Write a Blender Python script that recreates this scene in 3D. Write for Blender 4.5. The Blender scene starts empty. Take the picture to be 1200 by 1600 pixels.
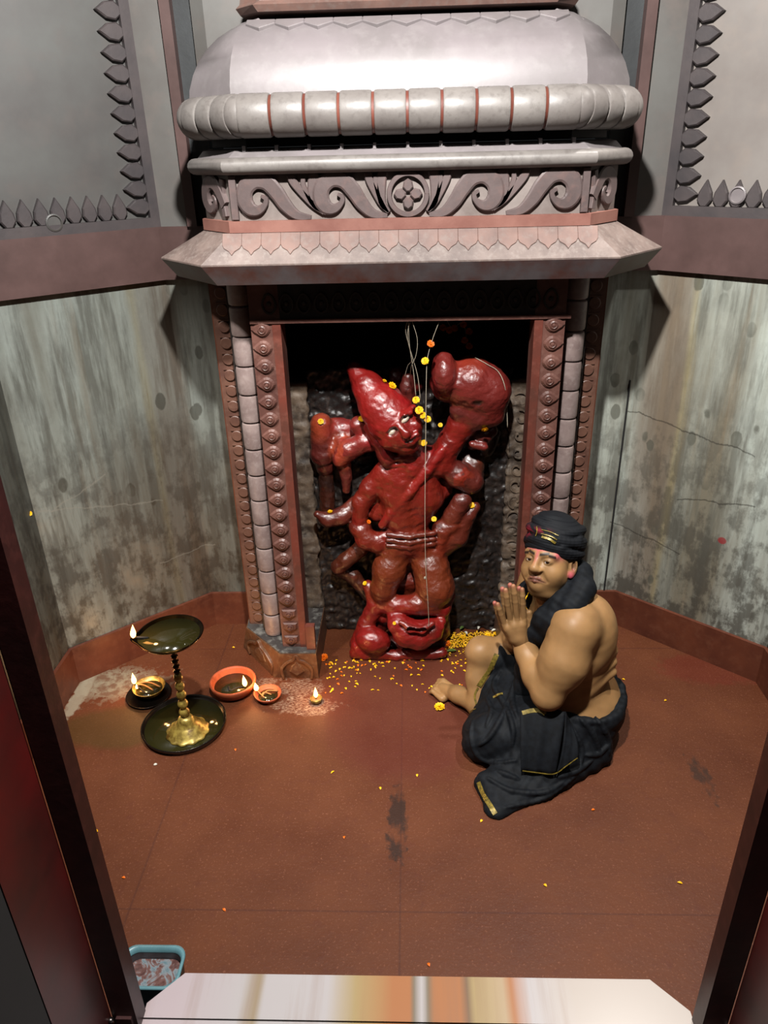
import bpy, bmesh, math, random
import numpy as np
from mathutils import Vector, Matrix
from mathutils.bvhtree import BVHTree
R = math.radians
rnd = random.Random(7)
SC = bpy.context.scene
COL = SC.collection

# ------------------------------------------------------------------ camera
FPX, HCAM = 1160.0, 1.70
TH, RO, YAW = R(26.0), R(-1.5), R(2.3)
cF = np.array([-math.sin(YAW)*math.cos(TH), math.cos(YAW)*math.cos(TH), -math.sin(TH)])
cR0 = np.array([math.cos(YAW), math.sin(YAW), 0.0]); cU0 = np.cross(cR0, cF)
cR = cR0*math.cos(RO)+cU0*math.sin(RO); cU = -cR0*math.sin(RO)+cU0*math.cos(RO)
cC = np.array([0, 0, HCAM])
cam = bpy.data.objects.new('camera', bpy.data.cameras.new('camera')); COL.objects.link(cam)
cam.matrix_world = Matrix(((cR[0], cU[0], -cF[0], 0), (cR[1], cU[1], -cF[1], 0), (cR[2], cU[2], -cF[2], HCAM), (0, 0, 0, 1)))
cam.data.sensor_fit = 'VERTICAL'; cam.data.sensor_height = 36.0; cam.data.lens = 36.0*FPX/1600.0
cam.data.clip_start = 0.02
SC.camera = cam

# ------------------------------------------------------------------ light
W = bpy.data.worlds.new('world'); SC.world = W; W.use_nodes = True
W.node_tree.nodes['Background'].inputs[0].default_value = (0.9, 0.95, 1.0, 1)
W.node_tree.nodes['Background'].inputs[1].default_value = 0.012

def lamp(name, kind, loc, energy, color, size=0.1, target=None, spot=None, blend=0.3):
    d = bpy.data.lights.new(name, kind); d.energy = energy; d.color = color
    if kind == 'AREA': d.shape = 'DISK'; d.size = size
    else: d.shadow_soft_size = size
    if spot: d.spot_size = R(spot); d.spot_blend = blend
    o = bpy.data.objects.new(name, d); COL.objects.link(o); o.location = loc
    if target: o.rotation_euler = (Vector(target)-Vector(loc)).to_track_quat('-Z', 'Y').to_euler()
    return o
lamp('ceiling_lamp', 'SPOT', (-0.05, 0.80, 2.68), 490, (1.0, 0.985, 0.955), 0.04, (0.05, 2.2, 1.0), 135, 0.6)
lamp('left_wall_lamp', 'SPOT', (-1.10, 1.02, 2.75), 300, (1.0, 0.97, 0.92), 0.04, (-0.42, 2.15, 0.2), 44, 0.8)
lamp('right_wall_lamp', 'SPOT', (0.98, 1.90, 2.72), 190, (1.0, 0.96, 0.90), 0.04, (0.62, 1.75, 0.1), 58, 0.9)
SC.view_settings.view_transform = 'Standard'; SC.view_settings.look = 'None'
SC.view_settings.exposure = 0.0; SC.view_settings.gamma = 1.0; SC.view_settings.use_curve_mapping = False

# ------------------------------------------------------------------ point helpers
def ray(x, y): return cF + cR*(x-600)/FPX - cU*(y-800)/FPX
def atY(x, y, Y): r = ray(x, y); return cC + r*(Y/r[1])
def atZ(x, y, z=0.0): r = ray(x, y); return cC + r*((z-HCAM)/r[2])
def mpp(p): return float((np.array(p, float)-cC) @ cF)/FPX      # metres per photo pixel at p

# ------------------------------------------------------------------ object helpers
def obj(name, verts, faces, mat=None, parent=None, smooth=False, cols=None, uvs=None):
    base = np.array(parent['_base']) if parent is not None and '_base' in parent else np.zeros(3)
    v = np.asarray(verts, float)-base
    me = bpy.data.meshes.new(name); me.from_pydata(v.tolist(), [], [list(map(int, f)) for f in faces]); me.update()
    if smooth: me.polygons.foreach_set('use_smooth', [True]*len(me.polygons))
    if cols is not None:
        a = me.color_attributes.new('Paint', 'FLOAT_COLOR', 'POINT')
        c = np.ones((len(v), 4), np.float32); c[:, :3] = cols; a.data.foreach_set('color', c.ravel())
    o = bpy.data.objects.new(name, me); COL.objects.link(o)
    if mat is not None: me.materials.append(mat)
    if parent is not None: o.parent = parent; o['_base'] = base.tolist()
    return o
def thing(name, loc, label, cat, group=None):
    o = bpy.data.objects.new(name, None); COL.objects.link(o); o.location = loc; o.empty_display_size = .05
    o['_base'] = [float(c) for c in loc]; tag(o, label, cat, group); return o
def tag(o, label, cat, group=None, kind=None):
    o['label'] = label; o['category'] = cat
    if group: o['group'] = group
    if kind: o['kind'] = kind
    return o
def struct(o, label=None, cat=None):
    o['kind'] = 'structure'
    if label: o['label'] = label
    if cat: o['category'] = cat
    return o
class MB:
    def __init__(s): s.v = []; s.f = []; s.c = []
    def add(s, v, f, c=None):
        n = len(s.v); s.v += [tuple(map(float, p)) for p in v]; s.f += [[i+n for i in q] for q in f]
        if c is not None: s.c += [c]*len(v)
        return s
    def box(s, lo, hi):
        x0, y0, z0 = lo; x1, y1, z1 = hi
        return s.add([(x0,y0,z0),(x1,y0,z0),(x1,y1,z0),(x0,y1,z0),(x0,y0,z1),(x1,y0,z1),(x1,y1,z1),(x0,y1,z1)],
                     [(0,3,2,1),(4,5,6,7),(0,1,5,4),(1,2,6,5),(2,3,7,6),(3,0,4,7)])
    def lathe(s, prof, c=(0,0,0), n=32, ax=None, cap=True, wob=None):
        c = np.array(c, float)
        A = np.eye(3) if ax is None else frame(ax)
        vs = []
        for r, z in prof:
            for i in range(n):
                a = 2*math.pi*i/n; rr = r*(wob(a, r, z) if wob else 1)
                vs.append(c + A[0]*rr*math.cos(a) + A[1]*rr*math.sin(a) + A[2]*z)
        fs = []
        for j in range(len(prof)-1):
            for i in range(n):
                i2 = (i+1) % n; fs.append((j*n+i, j*n+i2, (j+1)*n+i2, (j+1)*n+i))
        if cap:
            fs.append(tuple(range(n))[::-1]); fs.append(tuple((len(prof)-1)*n+i for i in range(n)))
        return s.add(vs, fs)
    def tube(s, pts, r, n=8, cap=True):
        P = [np.array(p, float) for p in pts]; rs = r if isinstance(r, (list, tuple)) else [r]*len(P)
        vs = []; prev = None
        for i, p in enumerate(P):
            t = P[min(i+1, len(P)-1)]-P[max(i-1, 0)]; t /= (np.linalg.norm(t)+1e-9)
            u = np.cross(t, [0.3, 0.2, 1]) if prev is None else prev - t*(prev@t)
            u /= np.linalg.norm(u); prev = u; w = np.cross(t, u)
            for k in range(n):
                a = 2*math.pi*k/n; vs.append(p+(u*math.cos(a)+w*math.sin(a))*rs[i])
        fs = [(j*n+i, j*n+(i+1) % n, (j+1)*n+(i+1) % n, (j+1)*n+i) for j in range(len(P)-1) for i in range(n)]
        if cap: fs += [tuple(range(n))[::-1], tuple((len(P)-1)*n+i for i in range(n))]
        return s.add(vs, fs)
    def loft(s, rings, yback):
        """horizontal mouldings with cut-off corners; ring = (z, y front, half width front, x far, y far)"""
        vs = []
        for z, yf, hw, xf, yr in rings:
            vs += [(-xf, yback, z), (-xf, yr, z), (-hw, yf, z), (hw, yf, z), (xf, yr, z), (xf, yback, z)]
        fs = []
        for j in range(len(rings)-1):
            for i in range(5): fs.append((j*6+i, j*6+i+1, (j+1)*6+i+1, (j+1)*6+i))
            fs.append((j*6+5, j*6, (j+1)*6, (j+1)*6+5))
        fs.append((5, 4, 3, 2, 1, 0)); n = (len(rings)-1)*6; fs.append((n, n+1, n+2, n+3, n+4, n+5))
        return s.add(vs, fs)
    def plate(s, poly, origin, ax, ay, t0, t1, bev=0.0):
        """flat outline (2-D points) in the plane origin + a*ax + b*ay, from depth t0 to t1 along the normal"""
        ax = np.array(ax, float); ay = np.array(ay, float); nn = np.cross(ax, ay); o = np.array(origin, float)
        P = np.array(poly, float); n = len(P); c = P.mean(0)
        rings = [(P, t0), (P, t1-bev if bev else t1)]
        if bev:
            d = c-P; L = np.linalg.norm(d, axis=1)[:, None]; rings.append((P+d/np.maximum(L, 1e-6)*np.minimum(bev, L*.6), t1))
        vs = [o+ax*p[0]+ay*p[1]+nn*t for Q, t in rings for p in Q]
        fs = [tuple(range(n))[::-1]]
        for j in range(len(rings)-1): fs += [(j*n+i, j*n+(i+1) % n, (j+1)*n+(i+1) % n, (j+1)*n+i) for i in range(n)]
        fs.append(tuple((len(rings)-1)*n+i for i in range(n)))
        return s.add(vs, fs)
    def ribbon(s, pts, ws, origin, ax, ay, t0, t1):
        """raised band of changing width along a 2-D path"""
        P = catmull(pts, 6); Wd = np.interp(np.linspace(0, len(pts)-1, len(P)), range(len(pts)), ws)
        ax = np.array(ax, float); ay = np.array(ay, float); nn = np.cross(ax, ay); o = np.array(origin, float)
        vs = []
        for i, p in enumerate(P):
            t = P[min(i+1, len(P)-1)]-P[max(i-1, 0)]; t = t/(np.linalg.norm(t)+1e-9); q = np.array([-t[1], t[0]])
            for sgn, tt, k in ((1, t0, 1), (1, t1-.003, 1), (1, t1, .75), (-1, t1, .75), (-1, t1-.003, 1), (-1, t0, 1)):
                e = p+q*sgn*Wd[i]*.5*k; vs.append(o+ax*e[0]+ay*e[1]+nn*tt)
        fs = [(j*6+i, j*6+(i+1) % 6, (j+1)*6+(i+1) % 6, (j+1)*6+i) for j in range(len(P)-1) for i in range(6)]
        fs += [tuple(range(6))[::-1], tuple((len(P)-1)*6+i for i in range(6))]
        return s.add(vs, fs)
    def build(s, name, mat=None, parent=None, smooth=False):
        o = obj(name, s.v, s.f, mat, parent, smooth, np.array(s.c) if s.c else None)
        bm = bmesh.new(); bm.from_mesh(o.data); bmesh.ops.recalc_face_normals(bm, faces=bm.faces); bm.to_mesh(o.data); bm.free()
        if smooth == 'auto':
            try: o.data.set_sharp_from_angle(angle=R(35))
            except Exception: pass
        return o
def frame(z):
    z = np.array(z, float); z /= np.linalg.norm(z)
    x = np.cross([0, 1, 0] if abs(z[1]) < .9 else [1, 0, 0], z); x /= np.linalg.norm(x)
    return [x, np.cross(z, x), z]
def catmull(pts, k=6):
    P = [np.array(p, float) for p in pts]; P = [2*P[0]-P[1]]+P+[2*P[-1]-P[-2]]; out = []
    for i in range(1, len(P)-2):
        for j in range(k):
            t = j/k; a, b, c, d = P[i-1:i+3]
            out.append(.5*((2*b)+(c-a)*t+(2*a-5*b+4*c-d)*t*t+(3*b-a-3*c+d)*t**3))
    out.append(P[-2]); return np.array(out)

# ------------------------------------------------------------------ materials
AK = .42
def lin(c): return tuple(AK*((x/255)/12.92 if x/255 <= .04045 else ((x/255+.055)/1.055)**2.4) for x in c)
class NT:
    def __init__(s, name):
        s.m = bpy.data.materials.new(name); s.m.use_nodes = True; s.t = s.m.node_tree; s.b = s.t.nodes['Principled BSDF']
        s.co = s.n('ShaderNodeTexCoord')
    def n(s, k, **kw):
        nd = s.t.nodes.new(k)
        for a, v in kw.items(): setattr(nd, a, v)
        return nd
    def l(s, a, b): s.t.links.new(a, b)
    def noise(s, scale, detail=6, rough=.55, stretch=(1, 1, 1), dist=0, off=(0, 0, 0)):
        mp = s.n('ShaderNodeMapping'); mp.inputs['Scale'].default_value = stretch; mp.inputs['Location'].default_value = off
        s.l(s.co.outputs['Object'], mp.inputs[0]); n = s.n('ShaderNodeTexNoise')
        n.inputs['Scale'].default_value = scale; n.inputs['Detail'].default_value = detail; n.inputs['Roughness'].default_value = rough
        n.inputs['Distortion'].default_value = dist
        s.l(mp.outputs[0], n.inputs['Vector']); return n.outputs[0]
    def voro(s, scale, stretch=(1, 1, 1), feature='F1'):
        mp = s.n('ShaderNodeMapping'); mp.inputs['Scale'].default_value = stretch
        s.l(s.co.outputs['Object'], mp.inputs[0]); n = s.n('ShaderNodeTexVoronoi'); n.feature = feature
        n.inputs['Scale'].default_value = scale; s.l(mp.outputs[0], n.inputs['Vector']); return n.outputs['Distance']
    def ramp(s, f, stops):
        r = s.n('ShaderNodeValToRGB'); e = r.color_ramp.elements
        while len(e) < len(stops): e.new(.5)
        for el, (p, c) in zip(e, stops): el.position = p; el.color = (*(c if isinstance(c, tuple) else (c,)*3), 1)
        s.l(f, r.inputs[0]); return r.outputs[0]
    def mix(s, f, a, b, blend='MIX'):
        m = s.n('ShaderNodeMix'); m.data_type = 'RGBA'; m.blend_type = blend
        for sock, v in ((m.inputs[0], f), (m.inputs[6], a), (m.inputs[7], b)):
            if hasattr(v, 'links') or isinstance(v, bpy.types.NodeSocket): s.l(v, sock)
            elif isinstance(v, tuple): sock.default_value = (*v, 1)
            else: sock.default_value = v
        return m.outputs[2]
    def math(s, op, a, b=None, c=None):
        m = s.n('ShaderNodeMath'); m.operation = op
        for i, v in enumerate((a, b, c)):
            if v is None: continue
            if isinstance(v, bpy.types.NodeSocket): s.l(v, m.inputs[i])
            else: m.inputs[i].default_value = v
        return m.outputs[0]
    def blob(s, c, r, warp=None, amt=.3):
        """soft mask round a point in space, radii per axis"""
        mp = s.n('ShaderNodeMapping'); mp.vector_type = 'POINT'
        mp.inputs['Location'].default_value = tuple(-a/b for a, b in zip(c, r)); mp.inputs['Scale'].default_value = tuple(1/b for b in r)
        s.l(s.co.outputs['Object'], mp.inputs[0]); ln = s.n('ShaderNodeVectorMath'); ln.operation = 'LENGTH'
        s.l(mp.outputs[0], ln.inputs[0]); d = ln.outputs['Value']
        if warp is not None: d = s.math('ADD', d, s.math('MULTIPLY', s.math('SUBTRACT', warp, .5), amt))
        return s.ramp(d, [(.75, 1.0), (1.0, 0.0)])
    def bump(s, h, strength=.3, dist=.01):
        b = s.n('ShaderNodeBump'); b.inputs['Strength'].default_value = strength; b.inputs['Distance'].default_value = dist
        s.l(h, b.inputs['Height']); s.l(b.outputs[0], s.b.inputs['Normal'])
    def col(s, c):
        if isinstance(c, tuple): s.b.inputs['Base Color'].default_value = (*c, 1)
        else: s.l(c, s.b.inputs['Base Color'])
    def set(s, rough=.5, metal=0.0, spec=.5, **kw):
        if isinstance(rough, bpy.types.NodeSocket): s.l(rough, s.b.inputs['Roughness'])
        else: s.b.inputs['Roughness'].default_value = rough
        s.b.inputs['Metallic'].default_value = metal; s.b.inputs['Specular IOR Level'].default_value = spec
        for k, v in kw.items(): s.b.inputs[k].default_value = v
        return s.m
def simple(name, c, rough=.5, metal=0, spec=.5, var=.25, scale=30, bump=.15, bd=.002, c2=None, **kw):
    t = NT(name); a = lin(c); b = lin(c2) if c2 else tuple(x*(1-var) for x in a)
    f = t.noise(scale); t.col(t.mix(t.ramp(f, [(.35, 0.0), (.65, 1.0)]), b, a)); t.bump(f, bump, bd)
    return t.set(rough, metal, spec, **kw)

def floor_material():
    t = NT('red_oxide_floor'); n1 = t.noise(3.2, 8); n2 = t.noise(160, 3, .7); n3 = t.noise(35, 5)
    c = t.mix(t.ramp(n1, [(.3, 0.0), (.7, 1.0)]), lin((101, 50, 25)), lin((125, 67, 34)))
    c = t.mix(t.math('MULTIPLY', t.ramp(n2, [(.58, 0.0), (.70, 1.0)]), .5), c, lin((180, 116, 88)))
    c = t.mix(t.math('MULTIPLY', t.ramp(n3, [(.55, 0.0), (.75, 1.0)]), .3), c, lin((95, 40, 32)))
    # joints in the slabs
    sx = t.n('ShaderNodeSeparateXYZ'); t.l(t.co.outputs['Object'], sx.inputs[0]); X, Y = sx.outputs[0], sx.outputs[1]
    def line(coord, pos, w): return t.ramp(t.math('ABSOLUTE', t.math('SUBTRACT', coord, pos)), [(w*.5, 1.0), (w*1.2, 0.0)])
    for m in (line(X, -.715, .0035), line(X, -.035, .0025), line(Y, 1.22, .0025), line(Y, 2.30, .0025)):
        c = t.mix(t.math('MULTIPLY', m, .45), c, lin((70, 32, 26)))
    # dark drag marks, reddish powder near the statue, lime in the left corner, oil patch
    c = t.mix(t.math('MULTIPLY', t.math('MULTIPLY', t.blob((-.045, 1.50, 0), (.030, .17, .5), n3, 1.8), t.ramp(t.noise(22, 4, .6, (1, .4, 1)), [(.42, 0.0), (.56, 1.0)])), .8), c, lin((45, 30, 24)))
    c = t.mix(t.math('MULTIPLY', t.math('MULTIPLY', t.blob((.86, 1.68, 0), (.030, .11, .5), n3, 1.8), t.ramp(t.noise(22, 4, .6, (1, .4, 1)), [(.42, 0.0), (.56, 1.0)])), .7), c, lin((52, 38, 30)))
    c = t.mix(t.math('MULTIPLY', t.blob((-.03, 1.98, 0), (.34, .36, .5), n1, .8), .45), c, lin((112, 46, 38)))
    c = t.mix(t.math('MULTIPLY', t.blob((1.08, 2.18, 0), (.22, .1, .5), n3, .9), .3), c, lin((130, 30, 24)))
    wp = t.math('MULTIPLY', t.blob((-1.08, 2.10, 0), (.20, .10, .5), n3, 2.6), t.ramp(n3, [(.42, .3), (.6, 1.0)]))
    c = t.mix(t.math('MULTIPLY', wp, .85), c, lin((175, 165, 140)))
    c = t.mix(t.math('MULTIPLY', t.blob((-1.17, 2.03, 0), (.03, .14, .5), n3, 1.2), .7), c, lin((190, 180, 155)))
    c = t.mix(t.math('MULTIPLY', t.blob((-.98, 1.88, 0), (.2, .11, .5), n1, 1.0), .55), c, lin((86, 66, 22)))
    for ctr, rr in (((-.40, 2.07, 0), (.10, .06, .5)), ((-.37, 1.98, 0), (.12, .05, .5)), ((-.52, 2.10, 0), (.05, .03, .5)), ((-.34, 1.95, 0), (.05, .03, .5))):
        ws = t.noise(90, 4, .6, (1, 3, 1))
        c = t.mix(t.math('MULTIPLY', t.math('MULTIPLY', t.blob(ctr, rr, n3, 2.2), t.ramp(ws, [(.46, 0.0), (.58, 1.0)])), .6), c, lin((205, 175, 150)))
    t.col(c); h = t.math('ADD', t.math('MULTIPLY', n2, .5), n3); t.bump(h, .28, .004)
    return t.set(t.ramp(n1, [(.3, .5), (.7, .7)]), 0, .25)
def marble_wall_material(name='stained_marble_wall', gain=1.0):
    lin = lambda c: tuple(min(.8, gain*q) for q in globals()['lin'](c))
    t = NT(name); s1 = t.noise(5, 8, .6, (1, 1, .09)); s2 = t.noise(20, 7, .65, (1, 1, .10)); b = t.noise(9, 9, .65)
    v = t.voro(13, (1, 1, .6)); w = t.noise(3, 3)
    c = t.mix(t.ramp(s1, [(.38, 0.0), (.62, 1.0)]), lin((130, 124, 108)), lin((198, 207, 198)))
    c = t.mix(t.math('MULTIPLY', t.ramp(s2, [(.46, 0.0), (.60, 1.0)]), .7), c, lin((100, 98, 88)))
    c = t.mix(t.math('MULTIPLY', t.ramp(t.noise(7, 6, .6, (1, 1, .06), 0, (3, 1, 0)), [(.56, 0.0), (.66, 1.0)]), .5), c, lin((150, 126, 96)))
    sx = t.n('ShaderNodeSeparateXYZ'); t.l(t.co.outputs['Object'], sx.inputs[0])
    low = t.ramp(sx.outputs[2], [(.12, 1.0), (.70, .55), (1.0, .15)])
    fine = t.noise(42, 6, .65, (1, 1, .35))
    gr = t.math('MULTIPLY', t.math('MULTIPLY', t.ramp(t.math('ADD', t.math('MULTIPLY', b, .65), t.math('MULTIPLY', fine, .35)), [(.47, 0.0), (.55, 1.0)]), low), .85)
    ax_ = t.math('ADD', t.math('ABSOLUTE', sx.outputs[0]), t.math('MULTIPLY', t.math('SUBTRACT', s1, .5), .10))
    bandm = t.ramp(ax_, [(.77, 0.0), (.80, 1.0), (.87, .9), (.905, 0.0)])
    c = t.mix(t.math('MULTIPLY', bandm, .55), c, lin((128, 106, 88)))
    c = t.mix(t.math('MULTIPLY', t.ramp(ax_, [(.875, 0.0), (.89, 1.0), (.905, 0.0)]), .4), c, lin((176, 160, 112)))
    c = t.mix(gr, c, lin((66, 62, 54)))
    sp = t.math('MULTIPLY', t.ramp(t.math('ADD', v, t.math('MULTIPLY', b, .35)), [(.36, 1.0), (.40, 0.0)]), t.ramp(w, [(.44, 0.0), (.54, .7)]))
    c = t.mix(sp, c, lin((84, 84, 74)))
    c = t.mix(t.math('MULTIPLY', t.blob((-.86, 2.4, .45), (.3, .35, .5), s2, 1.2), .35), c, lin((88, 66, 44)))
    for sd_, lines in ((1, (((948, 808), (1062, 866)), ((1058, 780), (1180, 792)), ((975, 640), (1180, 712)))), (-1, (((60, 800), (255, 785)), ((80, 800), (165, 742)), ((250, 880), (340, 845))))):
        if (gain > 1) != (sd_ > 0): continue
        n3 = np.array([-sd_*.37, -.42, 0]); a3 = np.array([sd_*.79, 2.48, 0])
        for q1_, q2_ in lines:
            e = []
            for q_ in (q1_, q2_): r_ = ray(*q_); e.append(cC+r_*((a3-cC)@n3/(r_@n3)))
            if e[0][0] > e[1][0]: e = e[::-1]
            m_ = (e[1][2]-e[0][2])/(e[1][0]-e[0][0]); X_ = sx.outputs[0]
            d_ = t.math('ABSOLUTE', t.math('SUBTRACT', t.math('ADD', sx.outputs[2], t.math('MULTIPLY', t.math('SUBTRACT', b, .5), .05)), t.math('MULTIPLY_ADD', X_, m_, e[0][2]-m_*e[0][0])))
            ins = t.math('MULTIPLY', t.math('GREATER_THAN', X_, e[0][0]), t.math('LESS_THAN', X_, e[1][0]))
            c = t.mix(t.math('MULTIPLY', t.math('MULTIPLY', t.ramp(d_, [(.0012, 1.0), (.0035, 0.0)]), ins), .75 if sd_ > 0 else .5), c, lin((40, 36, 30)) if sd_ > 0 else lin((190, 186, 172)))
    if gain > 1:
        n3 = np.array([-.37, -.42, 0]); a3 = np.array([.79, 2.48, 0]); r_ = ray(1128, 845); e = cC+r_*((a3-cC)@n3/(r_@n3)); c = t.mix(t.math('MULTIPLY', t.blob(tuple(e), (.014, .02, .014), b, .8), .8), c, lin((150, 30, 40)))
    t.col(c); t.bump(b, .35, .004); return t.set(t.ramp(b, [(.35, .35), (.65, .6)]), 0, .45)
M = {}
M['floor'] = floor_material(); M['marble'] = marble_wall_material('shaded_stained_marble', .74); M['marble_lit'] = marble_wall_material('lit_stained_marble', 1.6); M['marble_dark'] = marble_wall_material('dark_stained_marble', .4)  # left copy darker, right lighter: one-sided light put into colour; dark copy cuts bounce
def stone(name, c, c2, dust=None, rough=.6, sc=9, dscale=40, bump=.3):
    t = NT(name); n = t.noise(sc, 8, .6); n2 = t.noise(dscale, 5, .6)
    k = t.mix(t.ramp(n, [(.35, 0.0), (.65, 1.0)]), lin(c2), lin(c))
    if dust: k = t.mix(t.math('MULTIPLY', t.ramp(n2, [(.5, 0.0), (.68, 1.0)]), .5), k, lin(dust))
    t.col(k); t.bump(n2, bump, .002); return t.set(rough, 0, .4)
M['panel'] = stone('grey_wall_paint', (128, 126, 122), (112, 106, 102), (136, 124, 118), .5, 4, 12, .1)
M['panel_shaded'] = stone('shaded_grey_wall_paint', (106, 106, 103), (92, 88, 86), (108, 100, 96), .5, 4, 12, .1)  # left panel: darker copy, the dimmer light there put into the colour
M['panel_lit'] = stone('lit_grey_wall_paint', (166, 158, 152), (148, 138, 132), (170, 156, 146), .5, 4, 12, .1)  # right panel: lighter copy, the stronger light there put into the colour
M['panel_dark'] = stone('dark_recess_paint', (62, 66, 68), (48, 50, 52), None, .6)
M['leafstone'] = stone('brown_grey_relief', (94, 84, 84), (76, 70, 72), None, .5)
M['band'] = stone('brown_band_paint', (116, 88, 84), (92, 68, 64), (104, 78, 74), .45, 6, 25, .15)
M['skirt'] = stone('red_brown_skirting', (134, 72, 48), (106, 54, 38), (146, 88, 64), .45, 7, 30, .2)
M['dome'] = stone('pale_canopy_paint', (160, 150, 152), (144, 136, 136), (168, 160, 160), .42, 6, 30, .12)
M['roll'] = stone('grey_roll_paint', (156, 149, 144), (134, 126, 122), (112, 104, 100), .45, 8, 60, .2)
M['copper'] = stone('copper_red_groove', (150, 84, 68), (120, 60, 48), None, .5)
M['frieze_bg'] = stone('dusty_groove', (170, 156, 150), (130, 116, 110), None, .7)
M['frieze'] = stone('mauve_brown_relief', (126, 108, 106), (104, 88, 86), (140, 110, 104), .5)
M['fillet'] = stone('terracotta_fillet', (176, 122, 108), (150, 96, 84), None, .55)
M['eave'] = stone('dusty_eave', (146, 126, 118), (110, 92, 86), (164, 150, 142), .6, 14, 70, .25)
M['petal'] = stone('eave_petal', (150, 114, 102), (122, 94, 86), (144, 128, 120), .6, 14, 60, .2)
M['fascia'] = stone('patchy_fascia', (110, 102, 104), (100, 60, 52), (84, 78, 80), .45, 12, 22, .1)
M['lintel'] = stone('shaded_lintel', (52, 42, 36), (34, 27, 24), None, .6)  # shadow under the eave and roll put into this near-black colour
M['pil'] = stone('red_brown_pilaster', (138, 92, 80), (104, 66, 58), (158, 116, 104), .45, 9, 45, .2)
M['pil_edge'] = stone('red_painted_edge', (138, 68, 54), (112, 66, 54), (154, 90, 76), .45, 11, 50, .2)
M['colonnette'] = stone('pinkish_grey_colonnette', (186, 164, 158), (142, 120, 116), (196, 178, 172), .45, 10, 70, .2)
M['disc'] = stone('brown_disc_pilaster', (136, 94, 76), (106, 70, 58), (150, 110, 92), .5, 9, 50, .2)
M['ped'] = stone('ochre_brown_pedestal', (124, 82, 50), (92, 58, 42), (150, 120, 92), .5, 12, 50, .3)
M['ped_top'] = stone('ash_topped_pedestal', (96, 90, 86), (60, 52, 50), (200, 196, 186), .6, 12, 26, .4)
M['niche'] = stone('dark_niche_wall', (44, 38, 32), (26, 22, 20), (58, 50, 40), .75, 6, 20, .4)  # dark mottled brown over the whole niche interior
M['stele_edge'] = stone('grey_carved_stele_edge', (134, 112, 92), (66, 54, 46), (168, 152, 136), .6, 16, 50, .9)
M['stele'] = stone('black_rough_stele', (58, 50, 46), (26, 22, 22), (92, 74, 66), .42, 10, 60, 1.0)
M['jamb'] = stone('dark_maroon_jamb', (66, 26, 24), (44, 18, 18), (80, 40, 36), .4, 10, 40, .2)
M['jamb_red'] = stone('smeared_red_door_paint', (112, 24, 22), (64, 24, 20), (84, 30, 26), .4, 4, 14, .15)
M['black'] = simple('black_gap', (12, 9, 9), .8)
M['steel'] = simple('dull_steel', (150, 140, 138), .35, 1)
def marigold_marble():
    t = NT('banded_orange_marble'); s1 = t.noise(7.0, 5, .55, (1, .03, 1), 0, (2.1, 0, 0)); n = t.noise(30, 6); vn = t.noise(16, 6, .6, (1, .06, 1))
    sx = t.n('ShaderNodeSeparateXYZ'); t.l(t.co.outputs['Object'], sx.inputs[0])
    x = t.math('ADD', sx.outputs[0], t.math('MULTIPLY', t.math('SUBTRACT', s1, .5), .06))
    x = t.math('MULTIPLY', t.math('ADD', x, .5), 1.0)
    W_, P_, O_, Y_, G_ = lin((222, 214, 214)), lin((224, 206, 210)), lin((206, 138, 92)), lin((204, 178, 128)), lin((150, 134, 112))
    c = t.ramp(x, [(.02, P_), (.14, W_), (.175, lin((190, 170, 140))), (.19, W_), (.33, W_), (.38, Y_), (.42, lin((206, 160, 110))), (.45, O_), (.487, O_),
                   (.495, G_), (.512, W_), (.525, G_), (.54, O_), (.59, O_), (.605, lin((150, 120, 96))), (.62, Y_), (.68, lin((214, 186, 150))), (.70, O_), (.735, W_), (.82, lin((220, 206, 196))), (.9, W_)][:20])
    c = t.mix(t.math('MULTIPLY', t.ramp(vn, [(.55, 0.0), (.7, 1.0)]), .35), c, lin((170, 130, 104)))
    c = t.mix(t.math('MULTIPLY', t.blob((-.50, .93, .18), (.08, .09, .5), n, 1.0), .35), c, lin((206, 150, 160)))
    c = t.mix(t.math('MULTIPLY', t.blob((.50, .93, .18), (.08, .09, .5), n, 1.0), .3), c, lin((210, 160, 170)))
    t.col(c); return t.set(.28, 0, .5)
M['threshold'] = marigold_marble()
M['brass'] = simple('worn_brass', (226, 196, 96), .36, .4, c2=(120, 88, 30), scale=50)
M['dark_brass'] = simple('oily_dark_brass', (92, 66, 30), .25, 1, c2=(40, 28, 14), scale=30)
M['oil'] = simple('black_lamp_oil', (58, 54, 24), .10, 0, .5, bump=0, scale=4)
M['plate'] = simple('blackened_plate', (58, 50, 44), .25, .8, scale=25)
M['clay'] = simple('terracotta_clay', (214, 104, 62), .6, 0, .3, scale=40)
M['ash'] = simple('burnt_wick_black', (22, 16, 12), .8)
M['wick'] = simple('cotton_wick', (210, 150, 80), .7)
M['thread'] = simple('cotton_thread', (214, 200, 176), .7, scale=200)
AK = .72
M['yellow'] = simple('yellow_petal', (246, 200, 20), .55, 0, .3, scale=90, c2=(250, 176, 12))
M['orange'] = simple('orange_petal', (238, 112, 10), .55, 0, .3, scale=90)
M['white_petal'] = simple('white_petal', (226, 222, 206), .55, 0, .3)
M['leaf'] = simple('green_leaf', (84, 108, 48), .45, 0, .4, scale=40)
AK = .42
M['tub'] = simple('pale_blue_plastic', (122, 176, 186), .4, 0, .5, scale=20)
M['tub_in'] = simple('grimy_grey_plastic', (110, 104, 108), .5, 0, .4, scale=20, c2=(70, 62, 66))
M['cloth'] = simple('black_cotton_cloth', (28, 32, 38), .7, 0, .13, scale=60, bump=.15, bd=.002, c2=(20, 22, 26))
M['gold'] = simple('gold_zari_border', (196, 168, 70), .4, .35, .5, scale=120, c2=(120, 104, 50))
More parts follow.
